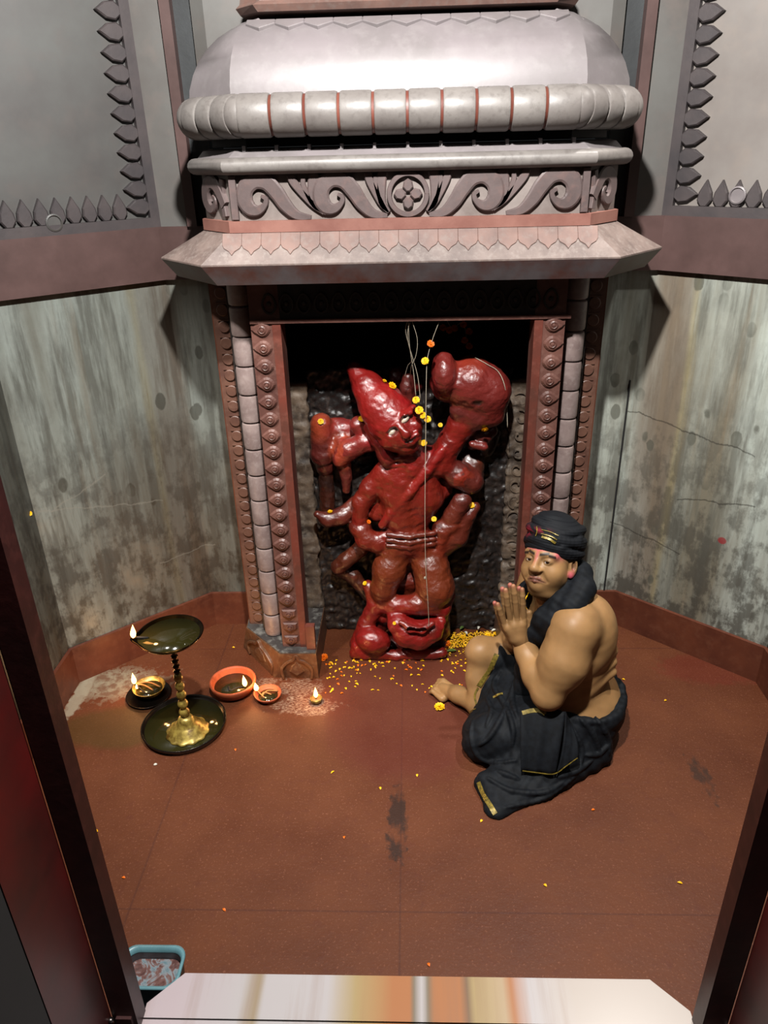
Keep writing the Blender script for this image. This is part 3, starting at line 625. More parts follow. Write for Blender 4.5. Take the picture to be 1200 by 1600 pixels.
# ------------------------------------------------------------------ sculpting with distance fields
class SDF:
    def __init__(s, lo, hi, h, base=(.5, .1, .08)):
        s.lo = np.array(lo, float); s.h = h; s.n = np.ceil((np.array(hi)-s.lo)/h).astype(int)+1
        s.D = np.full(s.n, .06, np.float32); s.C = np.empty((*s.n, 3), np.float32); s.C[:] = base
        s.ax = [s.lo[i]+h*np.arange(s.n[i]) for i in range(3)]
    def sl(s, lo, hi, pad):
        i0 = np.clip(np.floor((np.array(lo)-pad-s.lo)/s.h).astype(int), 0, s.n-1); i1 = np.clip(np.ceil((np.array(hi)+pad-s.lo)/s.h).astype(int)+1, 1, s.n)
        if (i1 <= i0).any(): return None, None
        return tuple(slice(a, b) for a, b in zip(i0, i1)), np.ix_(*[s.ax[i][i0[i]:i1[i]].astype(np.float32) for i in range(3)])
    def put(s, sl, d, k, col, sub=False):
        o = s.D[sl]
        if sub:
            d = -d; hh = np.clip(.5-.5*(o-d)/k, 0, 1); s.D[sl] = o*(1-hh)+d*hh+k*hh*(1-hh)
            if col is not None: s.C[sl] = s.C[sl]*(1-hh[..., None])+np.array(col, np.float32)*hh[..., None]
            return
        hh = np.clip(.5+.5*(o-d)/k, 0, 1); s.D[sl] = o*(1-hh)+d*hh-k*hh*(1-hh)
        if col is not None: s.C[sl] = s.C[sl]*(1-hh[..., None])+np.array(col, np.float32)*hh[..., None]
    def cone(s, a, b, ra, rb=None, k=.01, col=None, sub=False, pad=.02):
        rb = ra if rb is None else rb; a = np.array(a, float); b = np.array(b, float); r = max(ra, rb)
        sl, g = s.sl(np.minimum(a, b)-r, np.maximum(a, b)+r, k+pad)
        if sl is None: return s
        ba = b-a; L2 = max(ba@ba, 1e-10); x, y, z = (g[i]-a[i] for i in range(3))
        t = np.clip((x*ba[0]+y*ba[1]+z*ba[2])/L2, 0, 1)
        d = np.sqrt((x-t*ba[0])**2+(y-t*ba[1])**2+(z-t*ba[2])**2)-(ra+(rb-ra)*t); s.put(sl, d, k, col, sub); return s
    def chain(s, pts, rs, k=.01, col=None, sub=False):
        if not isinstance(rs, (list, tuple)): rs = [rs]*len(pts)
        for i in range(len(pts)-1): s.cone(pts[i], pts[i+1], rs[i], rs[i+1], k, col, sub)
        return s
    def ell(s, c, r, rot=None, k=.01, col=None, sub=False, pad=.02):
        c = np.array(c, float); r = np.array([r]*3 if np.isscalar(r) else r, float); A = np.eye(3) if rot is None else np.array(rot)
        m = r.max(); sl, g = s.sl(c-m, c+m, k+pad)
        if sl is None: return s
        x, y, z = (g[i]-c[i] for i in range(3)); q = [(x*A[i][0]+y*A[i][1]+z*A[i][2]) for i in range(3)]
        k0 = np.sqrt(sum((q[i]/r[i])**2 for i in range(3)))+1e-6; k1 = np.sqrt(sum((q[i]/r[i]**2)**2 for i in range(3)))+1e-6
        s.put(sl, k0*(k0-1)/k1, k, col, sub); return s
    def noise(s, amp, freq, seed=0, n=6):
        g = np.ix_(*[a.astype(np.float32) for a in s.ax]); r = np.random.default_rng(seed); acc = np.zeros(s.n, np.float32)
        for i in range(n):
            v = r.normal(size=3); v /= np.linalg.norm(v); f = freq*(.6+1.4*r.random()); w = r.normal(size=3); w /= np.linalg.norm(w)
            acc += np.sin((g[0]*v[0]+g[1]*v[1]+g[2]*v[2])*f+r.random()*6+1.5*np.sin((g[0]*w[0]+g[1]*w[1]+g[2]*w[2])*f*.6))
        s.D += acc*(amp/math.sqrt(n)); return s
    def mesh(s):
        D = s.D; S = D < 0; n = s.n
        cnt = np.zeros(n-1, np.uint8)
        for a in (0, 1):
            for b in (0, 1):
                for c in (0, 1): cnt += S[a:n[0]-1+a, b:n[1]-1+b, c:n[2]-1+c]
        act = np.argwhere((cnt > 0) & (cnt < 8)); idx = -np.ones(n-1, np.int64); idx[tuple(act.T)] = np.arange(len(act))
        cor = [(a, b, c) for a in (0, 1) for b in (0, 1) for c in (0, 1)]; val = {q: D[tuple((act+q).T)] for q in cor}
        acc = np.zeros((len(act), 3)); num = np.zeros(len(act))
        for q in cor:
            for ax in range(3):
                if q[ax]: continue
                p = list(q); p[ax] = 1; p = tuple(p); d0, d1 = val[q], val[p]; mk = (d0 < 0) != (d1 < 0)
                t = np.where(mk, d0/np.where(mk, d0-d1, 1), 0); pt = np.repeat(np.array([q], float), len(act), 0); pt[:, ax] = t
                acc += pt*mk[:, None]; num += mk
        loc = acc/num[:, None]; V = s.lo+(act+loc)*s.h; cols = s.C[tuple(np.minimum(act+np.round(loc).astype(int), s.n-1).T)]
        F = []
        for ax in range(3):
            lo = [slice(1, -1)]*3; lo[ax] = slice(0, -1); hi = [slice(1, -1)]*3; hi[ax] = slice(1, None)
            A, Bq = S[tuple(lo)], S[tuple(hi)]; e = np.argwhere(A != Bq)
            off = np.array([1, 1, 1]); off[ax] = 0; ee = e+off; ins = A[tuple(e.T)]
            u, v = [(1, 2), (2, 0), (0, 1)][ax]
            def cell(du, dv): c = ee.copy(); c[:, u] += du; c[:, v] += dv; return idx[tuple(c.T)]
            q = np.stack([cell(-1, -1), cell(0, -1), cell(0, 0), cell(-1, 0)], 1); q[~ins] = q[~ins][:, ::-1]; F.append(q)
        F = np.concatenate(F); F = F[(F >= 0).all(1)]; return V, F, cols
def fast(name, V, F, cols=None, mat=None, parent=None):
    base = np.array(parent['_base']) if parent is not None and '_base' in parent else np.zeros(3)
    me = bpy.data.meshes.new(name); n = len(F); me.vertices.add(len(V)); me.vertices.foreach_set('co', (V-base).astype(np.float32).ravel())
    me.loops.add(n*4); me.loops.foreach_set('vertex_index', F.astype(np.int32).ravel()); me.polygons.add(n)
    me.polygons.foreach_set('loop_start', np.arange(0, n*4, 4, dtype=np.int32)); me.polygons.foreach_set('use_smooth', np.ones(n, bool))
    me.update(calc_edges=True); me.validate()
    if cols is not None:
        a = me.color_attributes.new('Paint', 'FLOAT_COLOR', 'POINT'); c = np.ones((len(V), 4), np.float32); c[:, :3] = cols; a.data.foreach_set('color', c.ravel())
    if mat: me.materials.append(mat)
    o = bpy.data.objects.new(name, me); COL.objects.link(o)
    if parent is not None: o.parent = parent; o['_base'] = base.tolist()
    return o
def bvh_of(*objs):
    vs = []; fs = []
    for o in objs:
        b = np.array(o['_base']) if '_base' in o else np.zeros(3); k = len(vs)
        co = np.empty(len(o.data.vertices)*3, np.float32); o.data.vertices.foreach_get('co', co); vs += (co.reshape(-1, 3)+b).tolist()
        fs += [[i+k for i in p.vertices] for p in o.data.polygons]
    return BVHTree.FromPolygons(vs, fs)
def hit(bv, x, y):
    r = Vector(ray(x, y)).normalized(); q = bv.ray_cast(Vector(cC), r); return (np.array(q[0]), np.array(q[1])) if q[0] is not None else (None, None)
def strap(bv, px, width, lift=.0015, thick=.0015, n=None):
    """thin band laid on a surface along a path"""
    P = catmull(px, 8); L = []; 
    for p in P:
        h, nn = hit(bv, *p)
        if h is not None: L.append((h, nn))
    m = MB(); k = len(L)
    if k < 3: return m
    H = np.array([a for a, b in L]); N = np.array([b for a, b in L])
    for _ in range(2): H[1:-1] = (H[:-2]+2*H[1:-1]+H[2:])/4; N[1:-1] = (N[:-2]+2*N[1:-1]+N[2:])/4
    vs = []
    for i in range(k):
        t = H[min(i+1, k-1)]-H[max(i-1, 0)]; t /= np.linalg.norm(t)+1e-9; nn = N[i]/np.linalg.norm(N[i]); q = np.cross(t, nn); q /= np.linalg.norm(q)+1e-9
        for a, b in ((-.5, lift), (.5, lift), (.5, lift+thick), (-.5, lift+thick)): vs.append(H[i]+q*a*width+nn*b)
    fs = [(j*4+i, j*4+(i+1) % 4, (j+1)*4+(i+1) % 4, (j+1)*4+i) for j in range(k-1) for i in range(4)]+[(3, 2, 1, 0), tuple((k-1)*4+i for i in range(4))]
    return m.add(vs, fs)

# ------------------------------------------------------------------ stele behind the statue
st = su = thing('deity_statue', (0, 2.30, 0), 'red-coated many-armed stone figure with a conical cap, in relief on a rough black slab', 'statue')
def rough_slab(lo, hi, amp, freq, h=.006, seed=1, n=8):
    g = SDF(np.array(lo)-.03, np.array(hi)+.03, h); X = np.ix_(*[a.astype(np.float32) for a in g.ax]); c = (np.array(lo)+np.array(hi))/2; r = (np.array(hi)-np.array(lo))/2
    q = [np.abs(X[i]-c[i])-r[i]+.006 for i in range(3)]
    g.D = (np.sqrt(sum(np.maximum(a, 0)**2 for a in q))+np.minimum(np.maximum(q[0], np.maximum(q[1], q[2])), 0)-.006).astype(np.float32)
    g.D = np.broadcast_to(g.D, g.n).copy(); g.noise(amp, freq, seed, n); return g
g = rough_slab((-.35, 2.425, 0), (.345, 2.47, 1.045), .0042, 120, .005, n=16); V, F, _ = g.mesh(); fast('slab', V, F, None, M['stele'], st)
for s in (-1, 1):
    x0, x1 = (-.415, -.345) if s < 0 else (.335, .41)
    g = rough_slab((x0, 2.405, 0), (x1, 2.46, 1.01), .0045, 80, .005, 4+s); V, F, _ = g.mesh(); fast('slab_edge', V, F, None, M['stele_edge'], st)
m = MB()
for i in range(15):
    z = .07+i*.062; a = i*.7; c = .372
    pts = [(c+.022*math.cos(a+t_)*(.3+t_/5), z+.022*math.sin(a+t_)*(.3+t_/5)) for t_ in np.linspace(0, 5.2, 12)]
    m.ribbon(pts, [.006]*12, (0, 2.404, 0), (1, 0, 0), (0, 0, 1), -.002, .005)
m.build('carved_vine', M['stele_edge'], st)

# ------------------------------------------------------------------ the red statue
RED = lin((150, 34, 26)); DRED = lin((108, 30, 24)); BRN = lin((96, 50, 38)); MAR = lin((112, 44, 38)); ORG = lin((206, 84, 50)); OCR = lin((136, 58, 30)); DARK = lin((46, 30, 26)); BRI = lin((166, 34, 30)); CLU = lin((142, 48, 42))
g = SDF((-.40, 2.17, -.01), (.40, 2.50, 1.15), .0036, RED)
def S(x, y, Y): return atY(x, y, Y)
def cap(pts, Y, k=.012, col=None, sub=False):
    """pts: (x, y, radius in pixels[, Y])"""
    P = []; r = []
    for p in pts:
        q = S(p[0], p[1], p[3] if len(p) > 3 else Y); P.append(q); r.append(p[2]*mpp(q))
    g.chain(P, r, k, col, sub)
def el(x, y, rx, ry, Y, rd, ang=0, k=.012, col=None, sub=False):
    """ellipsoid: radii in pixels across and along, depth radius in metres, turned by ang in the picture"""
    q = S(x, y, Y); mm = mpp(q); f = q-cC; f /= np.linalg.norm(f); a = R(ang)
    r_ = cR-f*(cR@f); r_ /= np.linalg.norm(r_); u_ = np.cross(r_, f)
    X_ = r_*math.cos(a)-u_*math.sin(a); Z_ = r_*math.sin(a)+u_*math.cos(a)
    g.ell(q, (rx*mm, rd, ry*mm), [X_, f, Z_], k, col, sub)
# left side cluster (maces, fists) in low relief on the slab
el(532, 672, 40, 20, 2.42, .04, 5, .02, CLU); cap([(502, 662, 17), (504, 710, 19), (506, 724, 13)], 2.39, .01, MAR)
cap([(508, 728, 12), (511, 772, 12), (512, 812, 12)], 2.41, .006, DARK); cap([(508, 724, 15), (508, 728, 15)], 2.40, .004, MAR)
cap([(560, 664, 14), (566, 672, 13)], 2.36, .008, CLU); cap([(532, 716, 14), (545, 702, 16), (572, 690, 16), (580, 694, 12)], 2.35, .01, CLU)
cap([(530, 700, 18), (535, 690, 14)], 2.39, .015, ORG); cap([(536, 722, 13), (541, 745, 9), (541, 766, 6)], 2.37, .006, MAR)
# extra arms left
cap([(603, 738, 18), (580, 762, 17), (564, 786, 15)], 2.335, .01, RED); cap([(564, 786, 14), (562, 812, 12), (564, 826, 12)], 2.325, .008, RED)
cap([(560, 824, 15), (566, 824, 15)], 2.325, .003, DRED)
cap([(564, 830, 14), (572, 842, 17), (590, 848, 16), (602, 838, 11)], 2.31, .008, RED)
cap([(580, 790, 12, 2.39), (556, 788, 13, 2.38), (535, 806, 14, 2.36), (512, 812, 12, 2.35), (496, 804, 6, 2.34)], 2.36, .01, MAR)
cap([(590, 800, 16), (600, 775, 14), (610, 760, 10)], 2.36, .014, RED)
# torso leaning, waist, hips
cap([(640, 722, 26), (630, 745, 30), (626, 775, 29), (628, 805, 27), (634, 830, 25)], 2.335, .02, RED)
cap([(606, 740, 20), (655, 722, 26), (684, 716, 20)], 2.33, .02, RED); el(612, 765, 20, 22, 2.315, .035, 0, .02, RED); el(655, 758, 24, 22, 2.31, .035, 0, .02, RED)
cap([(660, 735, 26), (664, 775, 28), (652, 812, 20)], 2.335, .02, RED)
cap([(690, 705, 8, 2.28), (668, 735, 8, 2.275), (640, 770, 8, 2.275), (612, 800, 8, 2.29), (598, 820, 7, 2.30)], 2.28, .005, BRI)
el(640, 846, 44, 26, 2.33, .075, -2, .02, RED)
for i, yy in enumerate((836, 845, 853)): cap([(606, yy-1, 4, 2.275), (640, yy+3, 4.5, 2.262), (678, yy-3, 4, 2.285)], 2.27, .003, DRED)
# collar ribs
for i in range(4): cap([(602+i*6, 722+i*6, 4, 2.29), (625+i*7, 716+i*8, 4.5, 2.275), (650+i*3, 716+i*6, 4, 2.28)], 2.28, .003, BRI)
# neck, head and tall cap
cap([(640, 700, 22), (646, 722, 24)], 2.315, .015, RED)
cap([(553, 577, 12, 2.345), (574, 604, 25, 2.325), (596, 634, 36, 2.30), (610, 652, 40, 2.29)], 2.3, .006, BRI)
el(622, 668, 36, 42, 2.285, .085, -30, .012, RED)
el(640, 694, 17, 15, 2.255, .04, -30, .014, RED)
cap([(576, 668, 8, 2.31), (592, 692, 10, 2.30), (603, 710, 14, 2.30), (606, 716, 15, 2.30)], 2.3, .006, DRED)
cap([(585, 660, 4, 2.26), (604, 668, 5, 2.228), (618, 664, 5, 2.215), (630, 648, 5, 2.222), (646, 636, 5, 2.25)], 2.24, .005, BRI)   # cap rim / brows
cap([(600, 672, 4, 2.225), (612, 666, 4, 2.213), (621, 665, 4, 2.207)], 2.22, .004, BRI); cap([(624, 661, 4, 2.207), (632, 650, 4, 2.210), (642, 644, 4, 2.228)], 2.22, .004, BRI)
for (x, y) in ((613, 675), (633, 656)): el(x, y, 10, 6, 2.205, .012, -40, .006, DRED, True)
cap([(622, 663, 5, 2.208), (629, 671, 5.5, 2.200), (634, 678, 8, 2.196)], 2.2, .004, RED)
cap([(627, 684, 4, 2.212), (641, 676, 4, 2.208)], 2.2, .003, RED)
cap([(634, 690, 5, 2.208), (642, 687, 5, 2.203), (651, 679, 4, 2.210)], 2.2, .004, BRI); cap([(636, 694, 4, 2.213), (645, 692, 4, 2.208), (652, 685, 4, 2.213)], 2.2, .003, RED)
cap([(634, 691.5, 1.6, 2.20), (643, 689, 1.8, 2.196), (652, 681.5, 1.6, 2.20)], 2.2, .002, DARK, True)
el(607, 690, 14, 12, 2.25, .035, -30, .012, RED); el(648, 664, 12, 14, 2.25, .035, -30, .012, RED)
cap([(638, 590, 9), (636, 606, 11), (640, 622, 10)], 2.36, .01, MAR); cap([(620, 585, 14), (650, 600, 12)], 2.42, .01, MAR)
# raised right arm with the big club / hide
cap([(686, 722, 22), (704, 690, 19), (722, 662, 22), (740, 640, 26)], 2.32, .014, RED)
el(694, 582, 20, 34, 2.27, .06, -4, .006, CLU); cap([(700, 600, 28), (735, 598, 40), (760, 616, 36), (762, 640, 26)], 2.31, .02, CLU)
cap([(720, 640, 18), (746, 650, 20), (772, 650, 15)], 2.30, .015, MAR); el(770, 600, 22, 30, 2.31, .06, -30, .02, CLU)
el(709, 626, 7, 5, 2.225, .012, -40, .006, DARK, True); el(745, 632, 9, 5, 2.23, .012, -20, .006, DARK, True); el(722, 634, 8, 4, 2.235, .012, -30, .006, DARK, True)
# right fist, folded arms
cap([(740, 690, 14, 2.37), (752, 680, 17, 2.345), (766, 672, 12, 2.35)], 2.35, .01, MAR); cap([(738, 694, 6), (756, 698, 7)], 2.31, .005, CLU)
cap([(760, 700, 14, 2.40), (770, 676, 13, 2.40)], 2.4, .01, DARK)
cap([(688, 722, 18, 2.33), (716, 742, 20, 2.32), (736, 752, 20, 2.33)], 2.33, .012, MAR); cap([(736, 752, 20), (738, 724, 18), (725, 712, 12)], 2.38, .014, BRN)
cap([(688, 735, 9), (697, 730, 10)], 2.30, .006, RED)
cap([(722, 782, 15), (708, 806, 15), (698, 822, 14)], 2.32, .008, MAR); cap([(690, 826, 15), (706, 822, 15)], 2.315, .003, DRED)
cap([(742, 792, 9, 2.34), (728, 806, 14, 2.335), (712, 836, 20, 2.33), (696, 852, 16, 2.33)], 2.33, .01, MAR); cap([(694, 832, 13), (684, 860, 11), (690, 880, 8)], 2.31, .01, RED)
cap([(690, 760, 20), (700, 745, 14)], 2.37, .014, RED)
# legs
cap([(616, 862, 27, 2.33), (608, 890, 25, 2.305), (599, 920, 19, 2.295), (597, 938, 14, 2.30)], 2.31, .02, OCR)
cap([(662, 862, 25, 2.33), (674, 890, 27, 2.305), (680, 918, 29, 2.285), (672, 936, 24, 2.285)], 2.3, .02, OCR)
cap([(640, 862, 16), (640, 900, 24), (640, 930, 22)], 2.39, .012, DRED); cap([(622, 918, 12), (630, 905, 14), (652, 905, 14)], 2.36, .012, BRI)
# sash in an arch over the shins
cap([(575, 915, 9, 2.33), (588, 944, 13, 2.30), (618, 946, 16, 2.28), (652, 944, 16, 2.26), (690, 950, 14, 2.28), (704, 930, 8, 2.31)], 2.3, .01, BRI)
cap([(600, 962, 12), (640, 962, 10), (690, 962, 8)], 2.31, .01, RED)
# back trailing leg and shins
cap([(566, 855, 13, 2.38), (540, 876, 12, 2.37), (528, 886, 12, 2.37)], 2.38, .008, BRN); cap([(530, 888, 12, 2.40), (552, 900, 12, 2.40), (574, 930, 9, 2.38)], 2.4, .01, DARK)
cap([(586, 950, 14, 2.30), (572, 975, 13, 2.29), (562, 1005, 15, 2.28)], 2.3, .01, RED); cap([(600, 965, 12), (590, 985, 12)], 2.33, .012, DRED)
cap([(688, 955, 14, 2.33), (690, 985, 14, 2.33)], 2.33, .012, DRED)
# feet and base
el(583, 1000, 28, 20, 2.245, .06, 12, .012, BRI); cap([(560, 1010, 12), (570, 1020, 11)], 2.25, .01, BRI)
cap([(614, 962, 9, 2.25), (622, 974, 17, 2.235), (636, 988, 23, 2.23), (655, 992, 23, 2.23), (674, 984, 19, 2.235), (688, 972, 9, 2.25)], 2.23, .008, BRI)
cap([(626, 972, 4, 2.195), (640, 982, 6, 2.180), (660, 984, 6, 2.178), (676, 974, 4, 2.195)], 2.19, .006, RED); cap([(628, 1004, 5, 2.20), (652, 1010, 5, 2.195), (676, 1000, 5, 2.205), (690, 980, 5, 2.23)], 2.2, .004, BRI)
cap([(555, 1020, 9), (620, 1024, 9), (690, 1020, 9)], 2.245, .012, RED); cap([(560, 1005, 14), (690, 1008, 12)], 2.32, .015, DRED)
g.noise(.0008, 120, 5, 10); g.noise(.0006, 280, 8, 12)
V, F, Cc = g.mesh()
# fresh orange and dusty brown coats of paint on parts of the figure
rg = np.random.default_rng(3)
def nz(V, f, seed):
    r = np.random.default_rng(seed); a = np.zeros(len(V))
    for i in range(5):
        v = r.normal(size=3); v /= np.linalg.norm(v); a += np.sin(V@v*f*(.6+r.random())+r.random()*6+1.3*np.sin(V@r.normal(size=3)*f*.4))
    return a/5
n1 = nz(V, 60, 1); n2 = nz(V, 170, 2)
def tint(c, w): 
    global Cc
    w = np.clip(w, 0, 1)[:, None]; Cc = Cc*(1-w)+np.array(c)*w
def near(x, y, Y, r): return np.clip(1.5-np.linalg.norm((V-S(x, y, Y))*np.array([1, .5, 1]), axis=1)/(r*.0022), 0, 1)
tint(ORG, near(500, 662, 2.37, 22)*.8+near(532, 700, 2.36, 16)*.7*(n2 > -.2)); tint(ORG, near(538, 722, 2.35, 12)*.6)
tint(lin((190, 60, 56)), near(530, 668, 2.37, 22)*.6*(n1 > -.1)); tint(lin((222, 60, 30)), near(720, 745, 2.29, 16)*.45*(n2 > .1)); tint(lin((200, 70, 40)), near(735, 560, 2.28, 20)*.5)
tint(lin((80, 50, 36)), np.clip(n1*1.4-.55, 0, .5)*(V[:, 2] < .42)); tint(lin((196, 30, 40)), np.clip(n1-.15, 0, .5)*(V[:, 2] > .75)*(V[:, 0] < .08)*(V[:, 0] > -.2))
tint(OCR, np.clip((.80-V[:, 2])/.35, 0, 1)*(V[:, 2] > .22)*np.clip(.45+n1*.5, 0, .6)); tint(lin((150, 60, 34)), np.clip(n2*.8-.25, 0, .3)*(V[:, 2] < .9))
tint(DARK, np.clip(n2*.9-.4, 0, .45)*near(770, 645, 2.3, 30))
stb = fast('figure', V, F, Cc, M['vermilion'], su)
M['eye_white'] = simple('pale_stone_eye', (236, 214, 190), .4)
for (x, y) in ((613, 675), (633, 656)):
    q = S(x, y, 2.222); f = (q-cC)/np.linalg.norm(q-cC); m = MB()
    r_ = cR*math.cos(R(-40))+cU*math.sin(R(40)); m.lathe([(.0009, -.017), (.006, -.010), (.0085, 0), (.006, .010), (.0009, .017)], q-f*.004, 14, r_)
    m.build('eye', M['eye_white'], su, True)
bv_st = bvh_of(stb)

# ------------------------------------------------------------------ the seated man
man = thing('person', (.50, 1.88, 0), 'bare-chested man in a black turban and black wrap, seated cross-legged with palms joined, looking up', 'person')
SK = tuple(x*1.75 for x in lin((150, 113, 73))); SKD = tuple(x*1.8 for x in lin((120, 86, 60))); PINK = tuple(x*1.9 for x in lin((190, 82, 98)))
g = SDF((.02, 1.55, -.006), (.74, 2.20, .60), .0032, SK)
def A(*p): return np.array(p, float)
# trunk
g.ell((.535, 1.89, .115), (.125, .165, .12), None, .03); g.ell((.475, 1.90, .215), (.135, .155, .125), None, .04)
g.ell((.500, 1.90, .345), (.112, .160, .135), None, .04); g.cone((.475, 1.80, .455), (.430, 2.03, .465), .066, .062, .05)
g.cone((.455, 1.915, .46), (.425, 1.925, .545), .066, .056, .03)
g.ell((.535, 1.86, .395), (.075, .095, .11), None, .03)                 # shoulder blade
g.ell((.405, 1.965, .37), (.05, .06, .05), None, .03)
# side rolls of skin under the arm
for i, (z, y) in enumerate(((.315, 1.775), (.285, 1.763), (.252, 1.757))):
    g.cone((.520, y+.012, z-.012), (.600, y+.055, z+.022), .020, .014, .016)
# near arm
SHN, ELN, WRN = A(.462, 1.775, .455), A(.392, 1.712, .274), atY(815, 1006, 1.845)
g.chain([SHN, (SHN+ELN)/2+A(.006, -.004, 0), ELN], [.070, .066, .046], .03)
g.chain([ELN, ELN*.6+WRN*.4+A(0, -.006, 0), ELN*.2+WRN*.8, WRN], [.047, .045, .035, .0265], .012)
# far arm
SHF, ELF, WRF = A(.405, 2.05, .455), A(.335, 2.03, .245), atY(806, 1004, 1.895)
g.chain([SHF, ELF], [.060, .044], .03); g.chain([ELF, WRF*.5+ELF*.5, WRF], [.042, .036, .025], .012)
# far leg: thigh, raised knee, shin, foot flat on the floor
KF = A(.232, 2.005, .205); AF = A(.212, 1.925, .040)
g.chain([(.46, 2.0, .11), (.34, 2.01, .17), KF], [.085, .072, .053], .02); g.ell(KF+A(-.012, -.012, .006), .043, None, .02)
g.chain([KF, KF*.55+AF*.45+A(-.006, -.002, 0), AF+A(0, .0, .02)], [.048, .040, .029], .012)
TO = atZ(683, 1073, .012); HE = A(.225, 1.90, .026)
g.chain([AF+A(0, 0, .015), AF*.55+TO*.45+A(0, 0, .014), TO*.85+AF*.15], [.032, .029, .022], .014); g.cone(HE, AF, .028, .030, .012)
# toes
fd = TO-AF; fd[2] = 0; fd /= np.linalg.norm(fd); sd_ = A(-fd[1], fd[0], 0)      # to the right of the foot when looking along it
ball = TO-fd*.030
for i in range(5):
    o_ = (i-1.7)*.0155; ln = [.044, .040, .036, .030, .024][i]; r_ = [.0130, .0092, .0088, .0082, .0078][i]
    b0 = ball - sd_*o_*(-1) + A(0, 0, .002-.0*i); b0[2] = .016
    t0 = b0+fd*ln*.6+A(0, 0, .004); t1 = b0+fd*ln+A(0, 0, -.004); t1[2] = max(t1[2], r_*.9)
    g.chain([b0-fd*.03, t0, t1], [r_*1.25, r_, r_*.95], .004)
g.cone(ball-sd_*.02-fd*.02+A(0, 0, .004), ball+sd_*.028-fd*.03, .015, .012, .01)
# near leg folded flat on the floor
KN = A(.235, 1.755, .062); 
g.chain([(.50, 1.80, .10), KN], [.090, .062], .02); g.chain([KN, (.40, 1.70, .045)], [.055, .04], .02)
Xz = g.ax[2][None, None, :]; g.D = np.maximum(g.D, (-Xz+.0005).astype(np.float32))
g.noise(.0004, 90, 3)
Vb, Fb, Cb = g.mesh()
# head in its own frame: x to his left, y forward, z up
yw, pt, rl_ = R(40.6), R(20.7), R(8.9); HS = .943
hf = A(-math.sin(yw)*math.cos(pt), -math.cos(yw)*math.cos(pt), math.sin(pt)); hl = A(math.cos(yw), -math.sin(yw), 0); hu = np.cross(hf, hl)
hl2 = hl*math.cos(rl_)+hu*math.sin(rl_); hu2 = np.cross(hf, hl2); hu2 = -np.cross(hl2, hf) if hu2[2] < 0 else hu2
HC = atY(860.3, 874.3, 1.93)
def H2W(V): V = np.atleast_2d(V); return HC+HS*(V[:, :1]*hl2+V[:, 1:2]*hf+V[:, 2:3]*hu2)
def W2H(p): d = (np.array(p)-HC)/HS; return A(d@hl2, d@hf, d@hu2)
h = SDF((-.10, -.13, -.17), (.10, .13, .10), .0019, SK)
h.ell((0, -.012, .035), (.073, .092, .078), None, .02); h.ell((0, .022, -.012), (.068, .070, .082), None, .02)
h.ell((0, .026, -.054), (.066, .058, .046), None, .02); h.ell((0, .066, -.080), (.022, .019, .017), None, .016)
for k in (-1, 1):
    h.ell((k*.040, .052, -.034), (.027, .027, .028), None, .018); h.cone((k*.012, .080, .021), (k*.046, .067, .020), .0095, .009, .016)
    h.ell((k*.030, .094, .003), (.017, .013, .011), None, .010, None, True)
    h.ell((k*.0305, .073, .002), (.0165, .0155, .0125), None, .004)                      # lids
    h.ell((k*.0305, .090, -.0005), (.0128, .008, .0036), None, .003, None, True)           # opening between the lids
    h.ell((k*.0145, .091, -.027), (.0098, .012, .0085), None, .009); h.ell((k*.0075, .103, -.0335), (.004, .005, .0035), None, .003, (.05, .02, .015), True)
    h.ell((k*.075, -.004, -.012), (.012, .018, .031), [(1, k*.35, 0), (-k*.35, 1, 0), (0, 0, 1)], .006, SK); h.ell((k*.081, .002, -.006), (.006, .008, .016), None, .004, SKD, True)
    h.ell((k*.074, .001, -.034), (.009, .011, .014), None, .006, PINK)
    h.cone((k*.020, .092, -.034), (k*.035, .080, -.060), .0022, .0022, .010, None, True)
h.cone((0, .086, .012), (0, .104, -.018), .0075, .0105, .010); h.ell((0, .103, -.024), (.0145, .012, .0105), None, .009)
LIP = tuple(x*1.6 for x in lin((134, 86, 72)))
h.chain([(-.030, .072, -.0625), (-.013, .0870, -.0520), (0, .0895, -.0515), (.013, .0870, -.0520), (.030, .072, -.0625)], [.0025, .0042, .0044, .0042, .0025], .004, LIP)
h.chain([(-.023, .078, -.0625), (0, .0890, -.0610), (.023, .078, -.0625)], [.0028, .0056, .0028], .004, LIP)
h.chain([(-.032, .078, -.0640), (0, .0955, -.0562), (.032, .078, -.0640)], [.0012, .0012, .0012], .002, tuple(x*.5 for x in LIP), True)
nb, nt_ = W2H((.455, 1.915, .455)), W2H((.428, 1.93, .545)); h.cone(nb, (0, -.02, -.06), .066, .060, .02); h.ell((0, .020, -.100), (.050, .042, .026), None, .025)
Vh, Fh, Ch = h.mesh()
# paint: forehead powder, brows, stubble
X, Y, Z = Vh.T; nzh = np.array([0.0]*len(Vh))
rr_ = np.random.default_rng(5)
for i in range(5):
    v = rr_.normal(size=3)*90; nzh += np.sin(Vh@v+rr_.random()*6)/5
def mixh(c, w): 
    global Ch
    w = np.clip(w, 0, 1)[:, None]; Ch = Ch*(1-w)+np.array(c)*w
fr = (Y > .03)
mixh(PINK, fr*np.clip((Z-.028-.006*nzh)/.006, 0, 1)*.75*np.clip(.75+.5*nzh, .3, 1))
mixh(PINK, fr*np.exp(-((X)**2/.006**2+((Z-.020)/.022)**2))*.6); mixh(PINK, fr*np.exp(-(((X-.058)/.010)**2+((Z-.026)/.016)**2))*.8)
mixh(tuple(x*.55 for x in SK), fr*np.clip((-Z-.060)/.02, 0, 1)*.35+fr*np.exp(-((X/.028)**2+((Z+.040)/.006)**2))*.25)
